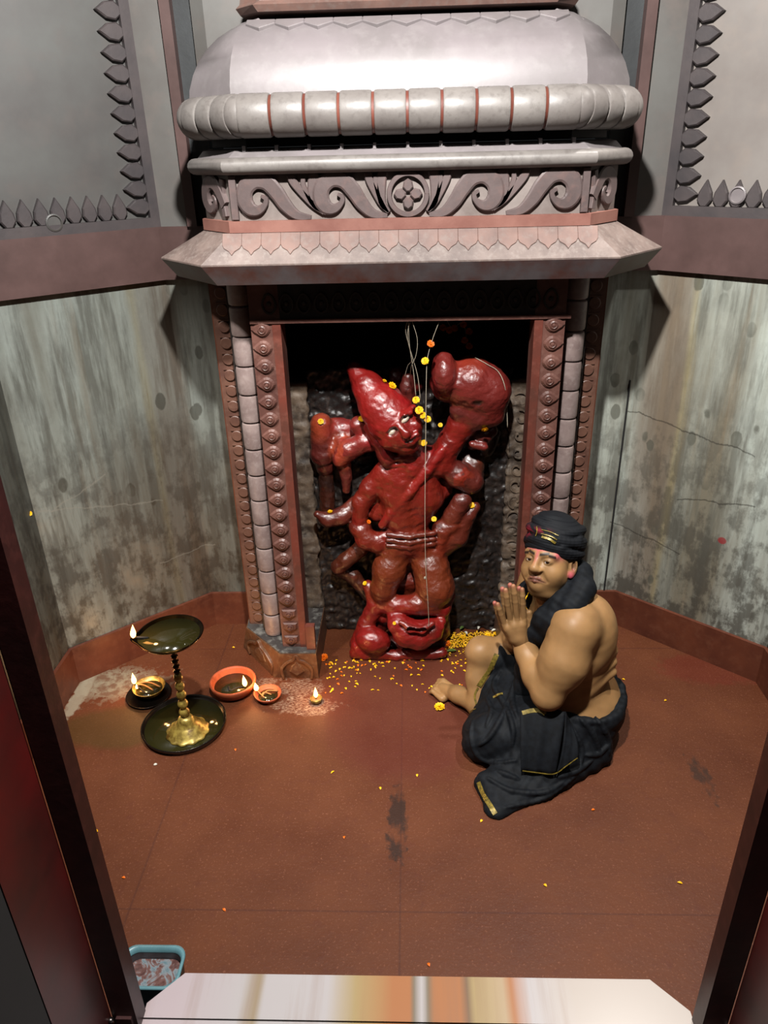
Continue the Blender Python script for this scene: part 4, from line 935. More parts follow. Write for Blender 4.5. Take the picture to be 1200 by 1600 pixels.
for k in (-1, 1):
    ex = k*X; bz = .0215+.25*(ex-.012)*(ex < .034)-.22*np.clip(ex-.034, 0, 1)+.0
    mixh((.012, .008, .007), (Y > .045)*(ex > .009)*(ex < .054)*np.exp(-((Z-bz)/.0050)**4)*.97)
    mixh((.03, .015, .012), (Y > .05)*np.exp(-(((ex-.0305)/.017)**2+((Z-.003)/.009)**2))*.45)
Vh = H2W(Vh)
# hands, each finger on its own chain
def hand(side):
    q = SDF((.20, 1.78, .28), (.40, 1.96, .60), .0017, SK)
    near_ = side == 'near'; Yp = 1.848 if near_ else 1.874; dx = 0 if near_ else -5; dy = 0 if near_ else -2
    P = lambda x, y, dY=0: atY(x+dx, y+dy, Yp+dY)
    dd = -1 if near_ else 1
    wr = WRN if near_ else WRF
    fing = [((789, 976), (783, 959), (778, 944), .0088, .0076), ((798, 970), (793, 944), (790, 922), .0094, .0080), ((808, 967), (805, 939), (802, 916), .0096, .0082), ((818, 968), (817, 942), (816, 921), .0094, .0080)]
    for (b, mdd, tp, r0_, r1_) in fing:
        B0, M0, T0 = P(*b, dd*.004), P(*mdd, dd*.003), P(*tp, 0); q.chain([P(b[0]*.5+404, b[1]*.5+497, dd*.008), B0], [.013, r0_*1.12], .006)
        q.chain([B0, M0*.97+B0*.03, M0*.45+T0*.55+A(0, dd*.0015, 0), T0], [r0_, r0_*.93, r1_*1.02, r1_*.86], .0022)
    q.chain([wr, P(808, 995, dd*.008), P(803, 978, dd*.005)], [.0235, .0225, .018], .012); q.chain([P(812, 1000, dd*.008), P(794, 982, dd*.006)], [.020, .014], .010); q.chain([P(815, 998, dd*.008), P(815, 976, dd*.005)], [.020, .015], .010)
    q.chain([P(822, 997, dd*.006), P(828, 982, dd*.002), P(829, 968, 0), P(827, 957, 0)], [.016, .0125, .0100, .0085], .005)
    # wrist end of the forearm, so the skin runs on
    el_ = ELN if near_ else ELF; q.cone(wr, wr*.8+el_*.2, .0245 if near_ else .025, .029 if near_ else .03, .006)
    V_, F_, C_ = q.mesh(); tips = [P(*f_[2], 0) for f_ in fing]
    for tpp in tips:
        w = np.clip(1.3-np.linalg.norm(V_-tpp, axis=1)/.008, 0, .55)[:, None]; C_ = C_*(1-w)+np.array(PINK if not near_ else tuple(a*.6+b*.4 for a, b in zip(SK, PINK)))*w
    C_ = C_*.86
    return V_, F_, C_, fing, P
hN = hand('near'); hF = hand('far')
VV, FF, CC2 = [], [], []; off = 0
for V_, F_, C_ in ((Vb, Fb, Cb), (Vh, Fh, Ch), hN[:3], hF[:3]):
    VV.append(V_); FF.append(F_+off); CC2.append(C_); off += len(V_)
FF[1] = FF[1][:, ::-1]
body = fast('body', np.concatenate(VV), np.concatenate(FF), np.concatenate(CC2), M['skin'], man)
# nails on the near hand are on the far side of the fingertips; eyes
M['eyeball'] = simple('eyeball_white', (250, 240, 230), .15, bump=0); M['iris'] = simple('dark_brown_iris', (44, 26, 18), .1, bump=0)
for k in (-1, 1):
    c = H2W(A(k*.0305, .0735, .001))[0]; m = MB(); m.lathe([(.0127*HS*math.sin(a)+1e-5, -.0127*HS*math.cos(a)) for a in np.linspace(0, math.pi, 14)], c, 20, hf); e = m.build('eye', M['eyeball'], man, True)
    look = hf*1.0+hl2*.20+hu2*.05; look /= np.linalg.norm(look); m = MB(); m.lathe([(.0061*HS, .0112*HS), (.0052*HS, .0122*HS), (.003*HS, .0129*HS), (1e-5, .0131*HS)], c, 18, look); m.build('iris', M['iris'], e, True)
# turban
BLK = lin((30, 32, 37)); REDP = lin((170, 40, 60))
q = SDF((-.125, -.15, .0), (.125, .13, .16), .0022, BLK)
def ring(q, c, rx, ry, tilt, r, k=.004, n=26, twist=0.0, col=None):
    P = []
    for i in range(n+1):
        a = 2*math.pi*i/n; x, y = rx*math.cos(a), ry*math.sin(a); z = tilt[0]*x+tilt[1]*y+twist*math.sin(2*a); P.append((c[0]+x, c[1]+y, c[2]+z))
    q.chain(P, r, k, col)
q.ell((0, -.020, .078), (.083, .096, .068), None, .01); q.ell((-.012, -.01, .112), (.058, .066, .040), None, .02)
def wrap(c, rx, ry, tilt, sag, r, wob, ph=0.0, k=.006):
    P = []
    for i in range(41):
        a = 2*math.pi*i/40; x, y = rx*math.cos(a), ry*math.sin(a)
        P.append((c[0]+x, c[1]+y, c[2]+tilt[0]*x+tilt[1]*y-sag*math.cos(a)**2+wob*math.sin(3*a+ph)))
    q.chain(P, r, k)
wrap((0, -.014, .046), .0735, .089, (-.08, -.02), .022, .0125, .001); wrap((0, -.016, .055), .079, .094, (-.16, .05), .016, .0125, .002, 1)
wrap((0, -.018, .066), .081, .096, (.10, .0), .010, .0120, .002, 2); wrap((0, -.018, .078), .079, .095, (-.22, .10), .006, .0125, .002, 0)
wrap((0, -.020, .090), .073, .090, (.16, -.10), .004, .0125, .002, 2); wrap((0, -.020, .100), .065, .080, (-.30, .05), .0, .0120, .002, 1)
wrap((-.006, -.018, .114), .050, .062, (.10, .20), .0, .0120, .002, 3); wrap((-.010, -.016, .126), .034, .042, (-.25, .0), .0, .0120, .001)
q.chain([(.06, .055, .05), (.078, -.01, .075), (.05, -.075, .10), (-.01, -.07, .125)], [.010, .014, .014, .010], .006)
g_ = np.ix_(*[a.astype(np.float32) for a in q.ax]); ang = np.arctan2(g_[1]+.018, g_[0]); q.D += (.0005*np.sin((g_[2]+.15*g_[0]+.1*g_[1]*np.sin(ang))*760+2*np.sin(ang*3))).astype(np.float32)
Vt, Ft, Ct = q.mesh(); X, Y, Z = Vt.T; nt2 = np.sin(X*160+2*np.sin(Z*130))*np.sin(Z*210+Y*120)
w = (np.exp(-(((X+.052)/.016)**2+((Y-.05)/.05)**2+((Z-.085)/.014)**2))*1.2+np.exp(-(((X+.01)/.025)**2+((Y-.07)/.05)**2+((Z-.093)/.007)**2))*.8)*(nt2 > -.2)
Ct = Ct*(1-np.clip(w, 0, .85)[:, None])+np.array(REDP)*np.clip(w, 0, .85)[:, None]
tb = fast('turban', H2W(Vt), Ft[:, ::-1], Ct, M['cloth_paint'], man)
bt = bvh_of(tb)
for i, (a, b, c, wd) in enumerate((((846, 829), (858, 832), (872, 838), .0022), ((846, 834), (857, 837), (870, 843), .0030), ((847, 839), (857, 842), (868, 848), .0065))):
    strap(bt, [a, b, c], wd, .0035, .0008).build('gold_emblem', M['gold'], tb)
strap(bt, [(839, 824), (840, 831), (838, 838)], .0025, .0035, .0008).build('gold_emblem', M['gold'], tb)
# wrap round the hips and legs
q = SDF((.06, 1.46, -.006), (.76, 2.20, .31), .0032, BLK)
q.ell((.540, 1.885, .100), (.132, .175, .108), None, .02); q.chain([(.50, 1.795, .09), (.36, 1.765, .088), KN+A(-.006, 0, .01)], [.098, .090, .070], .02)
q.chain([KN+A(-.03, 0, -.01), (.215, 1.80, .05), (.232, 1.885, .05)], [.055, .055, .036], .02)
q.chain([(.47, 1.99, .105), (.36, 2.0, .16), (.292, 2.003, .190)], [.090, .079, .060], .02)
q.chain([(.285, 1.995, .16), (.262, 1.96, .10), (.250, 1.90, .06)], [.040, .046, .046], .02)
q.ell((.36, 1.89, .10), (.12, .11, .085), None, .03); q.ell((.30, 1.86, .085), (.08, .09, .06), None, .03)
# cloth spread on the floor in front
for a, b, ra, rb in (((.225, 1.545, .0), (.30, 1.66, .012), .026, .045), ((.225, 1.63, .01), (.34, 1.68, .02), .04, .05), ((.30, 1.585, .0), (.42, 1.665, .02), .030, .055), ((.40, 1.645, .01), (.55, 1.745, .03), .050, .060), ((.33, 1.70, .03), (.50, 1.76, .05), .06, .07), ((.235, 1.528, -.004), (.222, 1.62, .0), .022, .03), ((.24, 1.535, -.004), (.37, 1.60, -.002), .022, .03)):
    q.cone(a, b, ra, rb, .03)
# waist band
P = [(.532+.130*math.cos(a), 1.887+.163*math.sin(a), .158-.006*math.cos(a)) for a in np.linspace(-2.6, 1.2, 24)]; q.chain(P, .0085, .010)
P = [(.534+.126*math.cos(a), 1.887+.160*math.sin(a), .135) for a in np.linspace(-2.6, 1.2, 24)]; q.chain(P, .009, .02)
g_ = np.ix_(*[a.astype(np.float32) for a in q.ax]); x_, y_, z_ = g_
fold = np.sin(x_*62+y_*38+2.4*np.sin(z_*18+x_*11)+1.5*np.sin(y_*23))*.0026+np.clip(np.sin(y_*88-x_*70+z_*55+2.0*np.sin(x_*25+z_*20)), -.2, 1)*.0020+np.sin(x_*150+z_*170+2*np.sin(y_*50))*.0005
q.D += (fold*np.clip(1.4-np.abs(z_-.06)/.14, .2, 1)).astype(np.float32)
q.D = np.maximum(q.D, (-z_+.0004+0*x_+0*y_).astype(np.float32)); Vd, Fd, Cd = q.mesh()
tmp = BVHTree.FromPolygons(Vd.tolist(), Fd.tolist())
for pts, r_ in (([(772, 1078), (792, 1108), (802, 1140), (800, 1165)], .006), ([(798, 1085), (785, 1118), (766, 1150), (748, 1165)], .006), ([(906, 1122), (928, 1150), (938, 1182)], .006), ([(892, 1132), (908, 1168), (906, 1200)], .006), ([(930, 1120), (948, 1148), (952, 1178)], .006),
                ([(762, 1216), (800, 1236), (850, 1238), (880, 1222)], .006), ([(776, 1204), (810, 1218)], .006), ([(790, 1262), (850, 1247), (898, 1214)], .005), ([(738, 1126), (736, 1155), (748, 1182), (775, 1192), (806, 1188)], .005), ([(782, 1048), (772, 1072), (790, 1098)], .006),
                ([(806, 1060), (800, 1090), (808, 1120)], .007), ([(915, 1180), (935, 1178), (955, 1160)], .005), ([(760, 1090), (768, 1110), (760, 1135)], .005), ([(870, 1215), (900, 1205), (925, 1188)], .006)):
    L_ = [hit(tmp, *p_) for p_ in catmull(pts, 6)]; L_ = [a_+n_*.001 for a_, n_ in L_ if a_ is not None]
    if len(L_) > 2: q.chain(L_, [r_*(.35+.65*math.sin(math.pi*i_/(len(L_)-1))) for i_ in range(len(L_))], .007)
Vd, Fd, Cd = q.mesh()
dh = fast('dhoti', Vd, Fd, None, M['cloth'], man)
for p in dh.data.polygons: pass
bd_ = bvh_of(dh, body)
for pts, wd in (([(776, 1022), (768, 1040), (757, 1058), (748, 1072)], .016), ([(747, 1074), (742, 1086), (744, 1100)], .006), ([(744, 1108), (734, 1113), (726, 1126)], .004), ([(748, 1222), (755, 1240), (768, 1262), (774, 1272)], .014), ([(771, 1090), (778, 1086), (786, 1084)], .007)):
    strap(bd_, pts, wd, .0015, .0012).build('gold_border', M['gold'], dh)
# scarf: round the neck, over the near shoulder and down into the lap, two rolled layers thick
q = SDF((.28, 1.66, .10), (.56, 2.10, .62), .003, BLK)
c1 = [(.385, 2.03, .47), (.425, 2.02, .535), (.470, 1.985, .552), (.500, 1.93, .550), (.498, 1.865, .535), (.460, 1.805, .512), (.415, 1.800, .462), (.388, 1.842, .395), (.378, 1.868, .320), (.372, 1.862, .240), (.365, 1.85, .175)]
q.chain(c1, [.018, .026, .034, .038, .038, .035, .033, .032, .031, .030, .028], .012)
c2 = [(x-.024, y+.028, z-.006) for x, y, z in c1[2:8]]; q.chain(c2, [.020, .030, .034, .034, .032, .030], .014)
c4 = [(x+.006, y-.002, z-.030) for x, y, z in c1[3:7]]; q.chain(c4, [.020, .024, .024, .018], .014)
c5 = [(x-.024, y+.004, z) for x, y, z in c1[7:]]; q.chain(c5, [.028, .028, .028, .026], .014)
c3 = [(.385, 2.03, .47), (.352, 1.99, .45), (.342, 1.97, .38), (.345, 1.96, .30), (.35, 1.94, .20)]; q.chain(c3, [.02, .022, .024, .024, .02], .012)
g_ = np.ix_(*[a.astype(np.float32) for a in q.ax]); q.D += (.0010*np.sin((g_[0]-g_[1])*120+2.5*np.sin(g_[2]*34))+.0006*np.sin((g_[0]+g_[1]*.6)*210+g_[2]*160)).astype(np.float32)
Vs, Fs, Cs = q.mesh(); sf = fast('scarf', Vs, Fs, None, M['cloth'], man)
# hanging end of the scarf over the near thigh: a folded sheet
def sheet(c00, c10, c01, c11, nu, nv, bulge, fold, thick):
    vs = []; fs = []
    c00, c10, c01, c11 = map(lambda c: np.array(c, float), (c00, c10, c01, c11)); nrm = np.cross(c10-c00, c01-c00); nrm /= np.linalg.norm(nrm)
    if nrm @ (c00-cC) > 0: nrm = -nrm
    for s_ in (0, 1):
        for j in range(nv):
            for i in range(nu):
                u, v = i/(nu-1), j/(nv-1); p = (c00*(1-u)+c10*u)*(1-v)+(c01*(1-u)+c11*u)*v
                vs.append(p+nrm*(bulge*math.sin(math.pi*v*.9)+fold*(.3+v)*math.sin(u*15+v*2)*.5-s_*thick))
    n0 = nu*nv
    for j in range(nv-1):
        for i in range(nu-1):
            a = j*nu+i; fs += [(a, a+1, a+nu+1, a+nu), (n0+a+nu, n0+a+nu+1, n0+a+1, n0+a)]
    for j in range(nv-1): fs += [(j*nu, (j+1)*nu, n0+(j+1)*nu, n0+j*nu), (j*nu+nu-1, n0+j*nu+nu-1, n0+(j+1)*nu+nu-1, (j+1)*nu+nu-1)]
    for i in range(nu-1): fs += [(i, n0+i, n0+i+1, i+1), ((nv-1)*nu+i, (nv-1)*nu+i+1, n0+(nv-1)*nu+i+1, n0+(nv-1)*nu+i)]
    return MB().add(vs, fs)
sheet(atY(812, 1108, 1.712), atY(884, 1112, 1.690), atY(814, 1205, 1.618), atY(868, 1210, 1.606), 20, 14, .012, .006, .004).build('scarf_end', M['cloth'], sf, True)
sheet(atY(884, 1112, 1.690), atY(893, 1130, 1.690), atY(868, 1210, 1.606), atY(904, 1182, 1.628), 8, 14, .010, .004, .004).build('scarf_end', M['cloth'], sf, True)
q1 = bvh_of(*[o for o in bpy.data.objects if o.name.startswith('scarf_end')])
strap(q1, [(816, 1204), (840, 1207), (866, 1209), (884, 1197), (902, 1184)], .0025, .001, .001).build('gold_border', M['gold'], sf)
strap(q1, [(816, 1114), (832, 1110), (846, 1111), (852, 1116)], .012, .001, .001).build('gold_border', M['gold'], sf)
m = MB(); m.tube(catmull([atY(826, 926, 1.93), atY(820, 940, 1.90), atY(824, 954, 1.87), atY(832, 968, 1.84)], 5), .0016, 6); m.build('neck_thread', M['yellow'], man)

# ------------------------------------------------------------------ oil lamps
FLM = []
def flame(base, h, parent, w=.0062, power=.5, lean=(0, 0)):
    b = np.array(base, float); m = MB(); prof = [(w*.30, 0), (w*.8, h*.12), (w, h*.28), (w*.86, h*.48), (w*.5, h*.72), (w*.18, h*.9), (.0003, h)]
    m.lathe(prof, b, 14, (lean[0], lean[1], 1)); f = m.build('flame', M['flame'], parent, True)
    d = bpy.data.lights.new('flame_light', 'POINT'); d.energy = power*.6; d.color = (1, .50, .18); d.shadow_soft_size = .012
    o = bpy.data.objects.new('flame_light', d); COL.objects.link(o); o.parent = parent; o.location = Vector(tuple(b+np.array([0, 0, h+.016])-np.array(parent['_base'])))
    return f
# blackened oil plate
PX, PY = -.752, 1.872
t = thing('oil_plate', (PX, PY, 0), 'wide shallow black plate filled with dark oil under the tall brass lamp', 'plate')
m = MB(); m.lathe([(.120, .0008), (.130, .004), (.136, .020), (.138, .024), (.136, .026), (.132, .023), (.126, .0075), (.001, .0065)], (PX, PY, 0), 56, cap=True); m.build('dish', M['plate'], t, True)
m = MB(); m.lathe([(.1275, .009), (.1275, .0125), (.001, .0125)], (PX, PY, 0), 48); m.build('oil', M['oil'], t, True)
# tall brass lamp standing on it
LX, LY = -.731, 1.838
t = thing('standing_oil_lamp', (LX, LY, .0125), 'tall brass oil lamp with beaded stem and wide spouted bowl, one flame burning', 'oil lamp')
m = MB(); w_ = lambda a, r, z: 1+.035*math.cos(12*a)*(r > .060)
m.lathe([(.066, .013), (.069, .016), (.066, .021), (.056, .024), (.054, .030), (.046, .034), (.043, .042), (.034, .046), (.028, .058), (.024, .070), (.020, .076), (.012, .080)], (LX, LY, 0), 72, wob=w_); m.build('base', M['brass'], t, True)
z = .079
prof = []
for i in range(5):
    hb = .033 if i < 4 else .03; rb = .0175-i*.0008
    prof += [(.009, z), (.011, z+.003), (rb*.9, z+hb*.28), (rb, z+hb*.5), (rb*.9, z+hb*.72), (.011, z+hb-.003), (.009, z+hb)]; z += hb+.002
m = MB(); m.lathe(prof, (LX, LY, 0), 28); m.build('beaded_stem', M['brass'], t, True)
prof = []
while z < .352:
    prof += [(.007, z), (.011, z+.006), (.011, z+.010), (.007, z+.015)]; z += .019
prof += [(.006, .366)]
m = MB(); m.lathe(prof, (LX, LY, 0), 20); m.build('upper_stem', M['dark_brass'], t, True)
DZ = .392
def spout(a, r, z): 
    d = abs((a-math.radians(196)+math.pi) % (2*math.pi)-math.pi); return 1+.17*math.exp(-(d/.22)**2)*(r > .03)
m = MB(); m.lathe([(.010, -.030), (.030, -.028), (.060, -.020), (.085, -.008), (.098, .006), (.100, .010), (.096, .010), (.080, -.003), (.001, -.010)], (LX, LY, DZ), 64, wob=spout); m.build('bowl', M['dark_brass'], t, True)
m = MB(); m.lathe([(.088, .000), (.088, .0035), (.001, .0035)], (LX, LY, DZ), 48, wob=lambda a, r, z: 1+.10*math.exp(-(abs((a-math.radians(196)+math.pi) % (2*math.pi)-math.pi)/.3)**2)*(r > .03)); m.build('oil', M['oil'], t, True)
for i in range(6):
    a = i*math.pi/3+.3; m = MB(); m.lathe([(.003, -.028), (.009, -.030), (.004, -.037), (.0005, -.040)], (LX+.045*math.cos(a), LY+.045*math.sin(a), DZ+.008), 10); m.build('hanging_drop', M['dark_brass'], t, True)
sx, sy = LX+.106*math.cos(R(196)), LY+.106*math.sin(R(196))
m = MB(); m.tube([(sx+.04, sy+.012, DZ+.005), (sx+.02, sy+.006, DZ+.010), (sx, sy, DZ+.016)], .0035, 8); m.build('wick', M['ash'], t, True)
flame((sx, sy, DZ+.014), .046, t, .0085, 1.5, (.12, 0))
# small brass bowl on its tray
c = atZ(232, 1084, .01); t = thing('brass_bowl_lamp', (c[0], c[1], 0), 'small brass bowl of burning wicks on a dark tray left of the tall lamp', 'oil lamp')
m = MB(); m.lathe([(.062, .0006), (.074, .006), (.077, .010), (.074, .010), (.064, .004), (.001, .0035)], (c[0], c[1], 0), 44); m.build('tray', M['plate'], t, True)
m = MB(); m.lathe([(.026, .004), (.042, .014), (.054, .032), (.0565, .036), (.054, .036), (.044, .022), (.030, .013), (.001, .011)], (c[0]+.002, c[1]+.010, 0), 44); m.build('bowl', M['brass'], t, True)
m = MB(); m.lathe([(.045, .0225), (.045, .0235), (.001, .0235)], (c[0]+.002, c[1]+.010, 0), 32); m.build('oil', M['oil'], t, True)
f0 = np.array([c[0]-.050, c[1]+.018, .040])
for k in range(3):
    m = MB(); e = f0+np.array([.05+.02*k, -.018+.018*(k-1), -.015]); m.tube(catmull([f0, (f0+e)/2+np.array([0, .008*k, .0]), e], 5), .003, 6); m.build('wick', M['wick'] if k else M['ash'], t, True)
flame(f0, .046, t, .0085, 1.3)
flame(f0+np.array([.010, -.010, -.014]), .020, t, .005, .25)
# large clay bowl
c = atZ(365, 1072, .02); t = thing('clay_bowl_lamp', (c[0], c[1], 0), 'large round terracotta oil bowl with one flame near its rim', 'oil lamp')
m = MB(); m.lathe([(.050, .0005), (.066, .010), (.078, .030), (.081, .042), (.080, .047), (.075, .048), (.071, .042), (.066, .024), (.060, .016), (.001, .013)], (c[0], c[1], 0), 52); m.build('bowl', M['clay'], t, True)
m = MB(); m.lathe([(.066, .0240), (.066, .0245), (.001, .0245)], (c[0], c[1], 0), 44); m.build('oil', M['oil'], t, True)
f0 = np.array([c[0]+.045, c[1]-.012, .030])
m = MB(); m.tube(catmull([f0, f0+np.array([-.03, -.004, -.005]), f0+np.array([-.05, -.018, -.005]), f0+np.array([-.06, .002, -.005])], 6), .0032, 7); m.build('wick', M['ash'], t, True)
flame(f0, .046, t, .0085, 1.4, (-.06, 0))
# small clay lamp
c = atZ(419, 1088, .01); t = thing('clay_diya', (c[0], c[1], 0), 'small shallow terracotta lamp with a flame on its left edge, touching the large clay bowl', 'oil lamp')
m = MB(); m.lathe([(.022, .0005), (.036, .008), (.045, .020), (.047, .025), (.045, .027), (.042, .024), (.034, .013), (.001, .009)], (c[0], c[1], 0), 40, wob=lambda a, r, z: 1+.10*math.exp(-(abs((a-math.radians(170)+math.pi) % (2*math.pi)-math.pi)/.4)**2)); m.build('bowl', M['clay'], t, True)
m = MB(); m.lathe([(.034, .014), (.034, .0145), (.001, .0145)], (c[0], c[1], 0), 32); m.build('oil', M['oil'], t, True)
f0 = np.array([c[0]-.040, c[1]+.012, .026])
for k in range(3):
    m = MB(); e = np.array([c[0]-.008+.02*k, c[1]-.018+.018*k, .018]); m.tube(catmull([f0 if k == 0 else (c[0]-.02, c[1]-.01, .018), (f0+e)/2, e], 5), .0024, 6); m.build('wick', M['wick'], t, True)
flame(f0, .034, t, .0085, 1.0, (-.1, 0))
# tiny metal lamp
c = atZ(494, 1093, .01); t = thing('tiny_metal_diya', (c[0], c[1], 0), 'tiny round metal tealight lamp with a tall flame, alone in front of the left pedestal', 'oil lamp')
m = MB(); m.lathe([(.014, .0005), (.019, .005), (.0205, .014), (.0205, .018), (.018, .018), (.016, .012), (.001, .011)], (c[0], c[1], 0), 30); m.build('bowl', M['brass'], t, True)
m = MB(); m.lathe([(.0165, .0128), (.0165, .0132), (.001, .0132)], (c[0], c[1], 0), 20); m.build('oil', M['wick'], t, True)
m = MB(); m.tube([(c[0], c[1], .012), (c[0], c[1], .024)], .002, 6); m.build('wick', M['ash'], t, True)
flame((c[0], c[1], .020), .042, t, .0075, 1.4)

# ------------------------------------------------------------------ blue tub behind the threshold
c = np.array([-.565, .985]); t = thing('plastic_tub', (c[0], c[1], 0), 'grimy pale blue plastic tub of wet sweepings behind the marble threshold', 'tub')
def rrect(hx, hy, r, z, n=6):
    out = []
    for qx, qy, a0 in ((1, 1, 0), (-1, 1, 90), (-1, -1, 180), (1, -1, 270)):
        for i in range(n+1):
            a = R(a0+90*i/n); out.append((c[0]+qx*(hx-r)+r*math.cos(a), c[1]+qy*(hy-r)+r*math.sin(a), z))
    return out
rings = [rrect(.056, .036, .022, .0), rrect(.064, .044, .026, .135), rrect(.069, .048, .028, .138), rrect(.069, .048, .028, .143), rrect(.063, .042, .026, .144), rrect(.060, .039, .025, .13)]
def ringmesh(rings, top=False):
    n = len(rings[0]); m = MB(); vs = [p for r_ in rings for p in r_]
    fs = [(j*n+i, j*n+(i+1) % n, (j+1)*n+(i+1) % n, (j+1)*n+i) for j in range(len(rings)-1) for i in range(n)]; fs.append(tuple(range(n))[::-1])
    if top: fs.append(tuple((len(rings)-1)*n+i for i in range(n)))
    return m.add(vs, fs)
ringmesh(rings).build('shell', M['tub'], t, True)
ringmesh([rrect(.052, .032, .020, .004), rrect(.0595, .0385, .025, .1295)]).build('inside', M['tub_in'], t, True)
def slop():
    k = NT('dirty_sweepings'); n = k.noise(28, 6, .6, dist=1.5); n2 = k.noise(70, 4)
    cc = k.ramp(n, [(.38, lin((92, 54, 50))), (.5, lin((134, 92, 84))), (.56, lin((156, 164, 170))), (.66, lin((110, 140, 150)))])
    k.col(k.mix(k.math('MULTIPLY', k.ramp(n2, [(.55, 0.0), (.7, 1.0)]), .5), cc, lin((60, 36, 34)))); k.bump(n2, .4, .004); return k.set(.4, 0, .5)
ringmesh([rrect(.050, .031, .020, .02), rrect(.0565, .036, .023, .112)], True).build('sweepings', slop(), t)

# ------------------------------------------------------------------ flowers, petals, leaves
def marigold_mesh(name, r, mat, seed):
    rr = random.Random(seed); m = MB()
    m.lathe([(r*.2, -r*.45), (r*.55, -r*.3), (r*.6, 0), (r*.3, r*.3), (.0004, r*.34)], (0, 0, 0), 10)
    for ly, (el_, rad, cnt) in enumerate(((-.15, 1.0, 15), (.15, .92, 13), (.5, .72, 11), (.9, .45, 8), (1.3, .2, 5))):
        for i in range(cnt):
            a = 2*math.pi*(i+rr.random()*.5)/cnt+ly*.3; d = np.array([math.cos(a)*math.cos(el_), math.sin(a)*math.cos(el_), math.sin(el_)]); s_ = np.array([-math.sin(a), math.cos(a), 0]); u = np.cross(d, s_)
            p0 = d*r*.25; L = r*(.95+.2*rr.random())*(1 if ly < 3 else .75); w = r*.24
            tip = d*L+u*r*.12*(rr.random()-.5)*2; mid = d*L*.72-u*r*.06
            b = len(m.v)
            m.add([p0-s_*w*.4, p0+s_*w*.4, mid+s_*w, tip+s_*w*.7-u*r*.05, tip+d*r*.05, tip-s_*w*.7-u*r*.05, mid-s_*w], [(0, 1, 2, 6), (6, 2, 3, 5), (5, 3, 4)])
    me = bpy.data.meshes.new(name); me.from_pydata(m.v, [], m.f); me.materials.append(mat); me.update(); return me
MG = [marigold_mesh('marigold_head', .0165, M['yellow'], 1), marigold_mesh('marigold_head', .0165, M['orange'], 2)]
def put(name, me, loc, rot, sc=1.0):
    o = bpy.data.objects.new(name, me); COL.objects.link(o); o.location = Vector(tuple(map(float, loc))); o.rotation_euler = rot; o.scale = (sc,)*3; return o
def facecam(tilt=.0): return (R(55)+tilt, rnd.uniform(-.3, .3), rnd.uniform(-.3, .3))
def on(x, y, lift=.006, bv=None):
    h_, n_ = hit(bv or bv_st, x, y)
    return None if h_ is None else (h_+n_*lift, n_)
def flower(x, y, sc, lab, mi=0, Y=None, group=None, flat=.6):
    q_ = on(x, y, .005) if Y is None else None
    if Y is None and q_ is None: Y = 2.27
    if q_ is not None:
        p, n_ = q_; rot = Vector(tuple(n_)).to_track_quat('Z', 'Y').to_euler()
    else: p = atY(x, y, Y); rot = facecam()
    o = put('marigold', MG[mi], p, rot, sc); o.scale = (sc, sc, sc*flat); tag(o, lab, 'flower', group); return o
flower(612, 604, .75, 'crushed yellow marigold resting on the right slope of the pointed cap'); flower(600, 597, .40, 'yellow petal tuft higher up the slope of the pointed cap')
flower(501, 659, .55, 'small yellow marigold on top of the leftmost carved mace', 0); flower(564, 656, .60, 'orange-yellow marigold on the fist beside the cap, left of the face', 0)
flower(757, 669, .62, 'yellow petals on the raised right fist under the big club', 0); flower(662, 692, .60, 'yellow marigold bits on the neck right under the chin', 0)
flower(736, 790, .62, 'yellow marigold bits on the fingertip of the lower right hand', 0); flower(678, 811, .50, 'small yellow flower at the right wrist bracelet of the statue', 0)
flower(575, 816, .45, 'orange-yellow petals tucked at the left wrist of the statue', 1); flower(516, 801, .50, 'scattered yellow petals in the open left palm', 0)
flower(571, 912, .45, 'yellow petals caught beside the left knee of the statue', 0); flower(617, 974, .35, 'yellow petals between the two feet of the statue', 0)
flower(688, 664, .40, 'small yellow flower below the string of marigolds, on the raised arm', 0)
# hanging strings: cotton threads with marigolds
def string(name, pts, r, lab, cat='thread', mat='thread', par=None):
    m = MB(); m.tube(catmull(pts, 6), r, 6); o = m.build(name, M[mat], par, True)
    if par is None: tag(o, lab, cat)
    return o
zt = 1.256
string('thread', [atY(638, 502, 2.16), atY(640, 540, 2.18), atY(646, 580, 2.20), atY(650, 620, 2.20)], .0010, 'pale cotton thread hanging from the lintel to the first yellow marigold, left strand')
string('thread', [atY(641, 502, 2.165), atY(637, 530, 2.18), atY(652, 585, 2.20), atY(657, 625, 2.20)], .0010, 'pale cotton thread from the lintel to the marigold string, right strand')
string('thread', [atY(636, 502, 2.17), atY(634, 520, 2.18), atY(643, 560, 2.22), atY(637, 572, 2.25), atY(632, 590, 2.27)], .0009, 'looped loose cotton thread hanging over the carved lobe beside the cap')
string('thread', [atY(644, 502, 2.16), atY(652, 530, 2.17), atY(650, 555, 2.18), atY(643, 572, 2.2), atY(641, 586, 2.25)], .0009, 'thin frayed thread curling below the lintel')
string('thread', [atY(686, 503, 2.16), atY(676, 530, 2.17), atY(668, 560, 2.17), atY(666, 600, 2.165), atY(665, 700, 2.16), atY(664, 800, 2.155), atY(665, 880, 2.15), atY(668, 930, 2.15), atY(670, 972, 2.155), atY(668, 978, 2.16)], .0011, 'long cotton thread hanging from the lintel in front of the whole statue')
m = MB(); m.lathe([(.001, -.006), (.004, -.002), (.0035, .003), (.001, .006)], atY(664, 903, 2.15), 8); tag(m.build('thread_knot', M['thread']), 'small knot of thread at knee height in front of the statue', 'knot')
ct = []
for p in ((742, 560), (760, 570), (778, 582), (788, 606), (792, 640), (793, 668)):
    q_ = on(*p, .003); ct.append(q_[0] if q_ is not None else atY(p[0], p[1], 2.30))
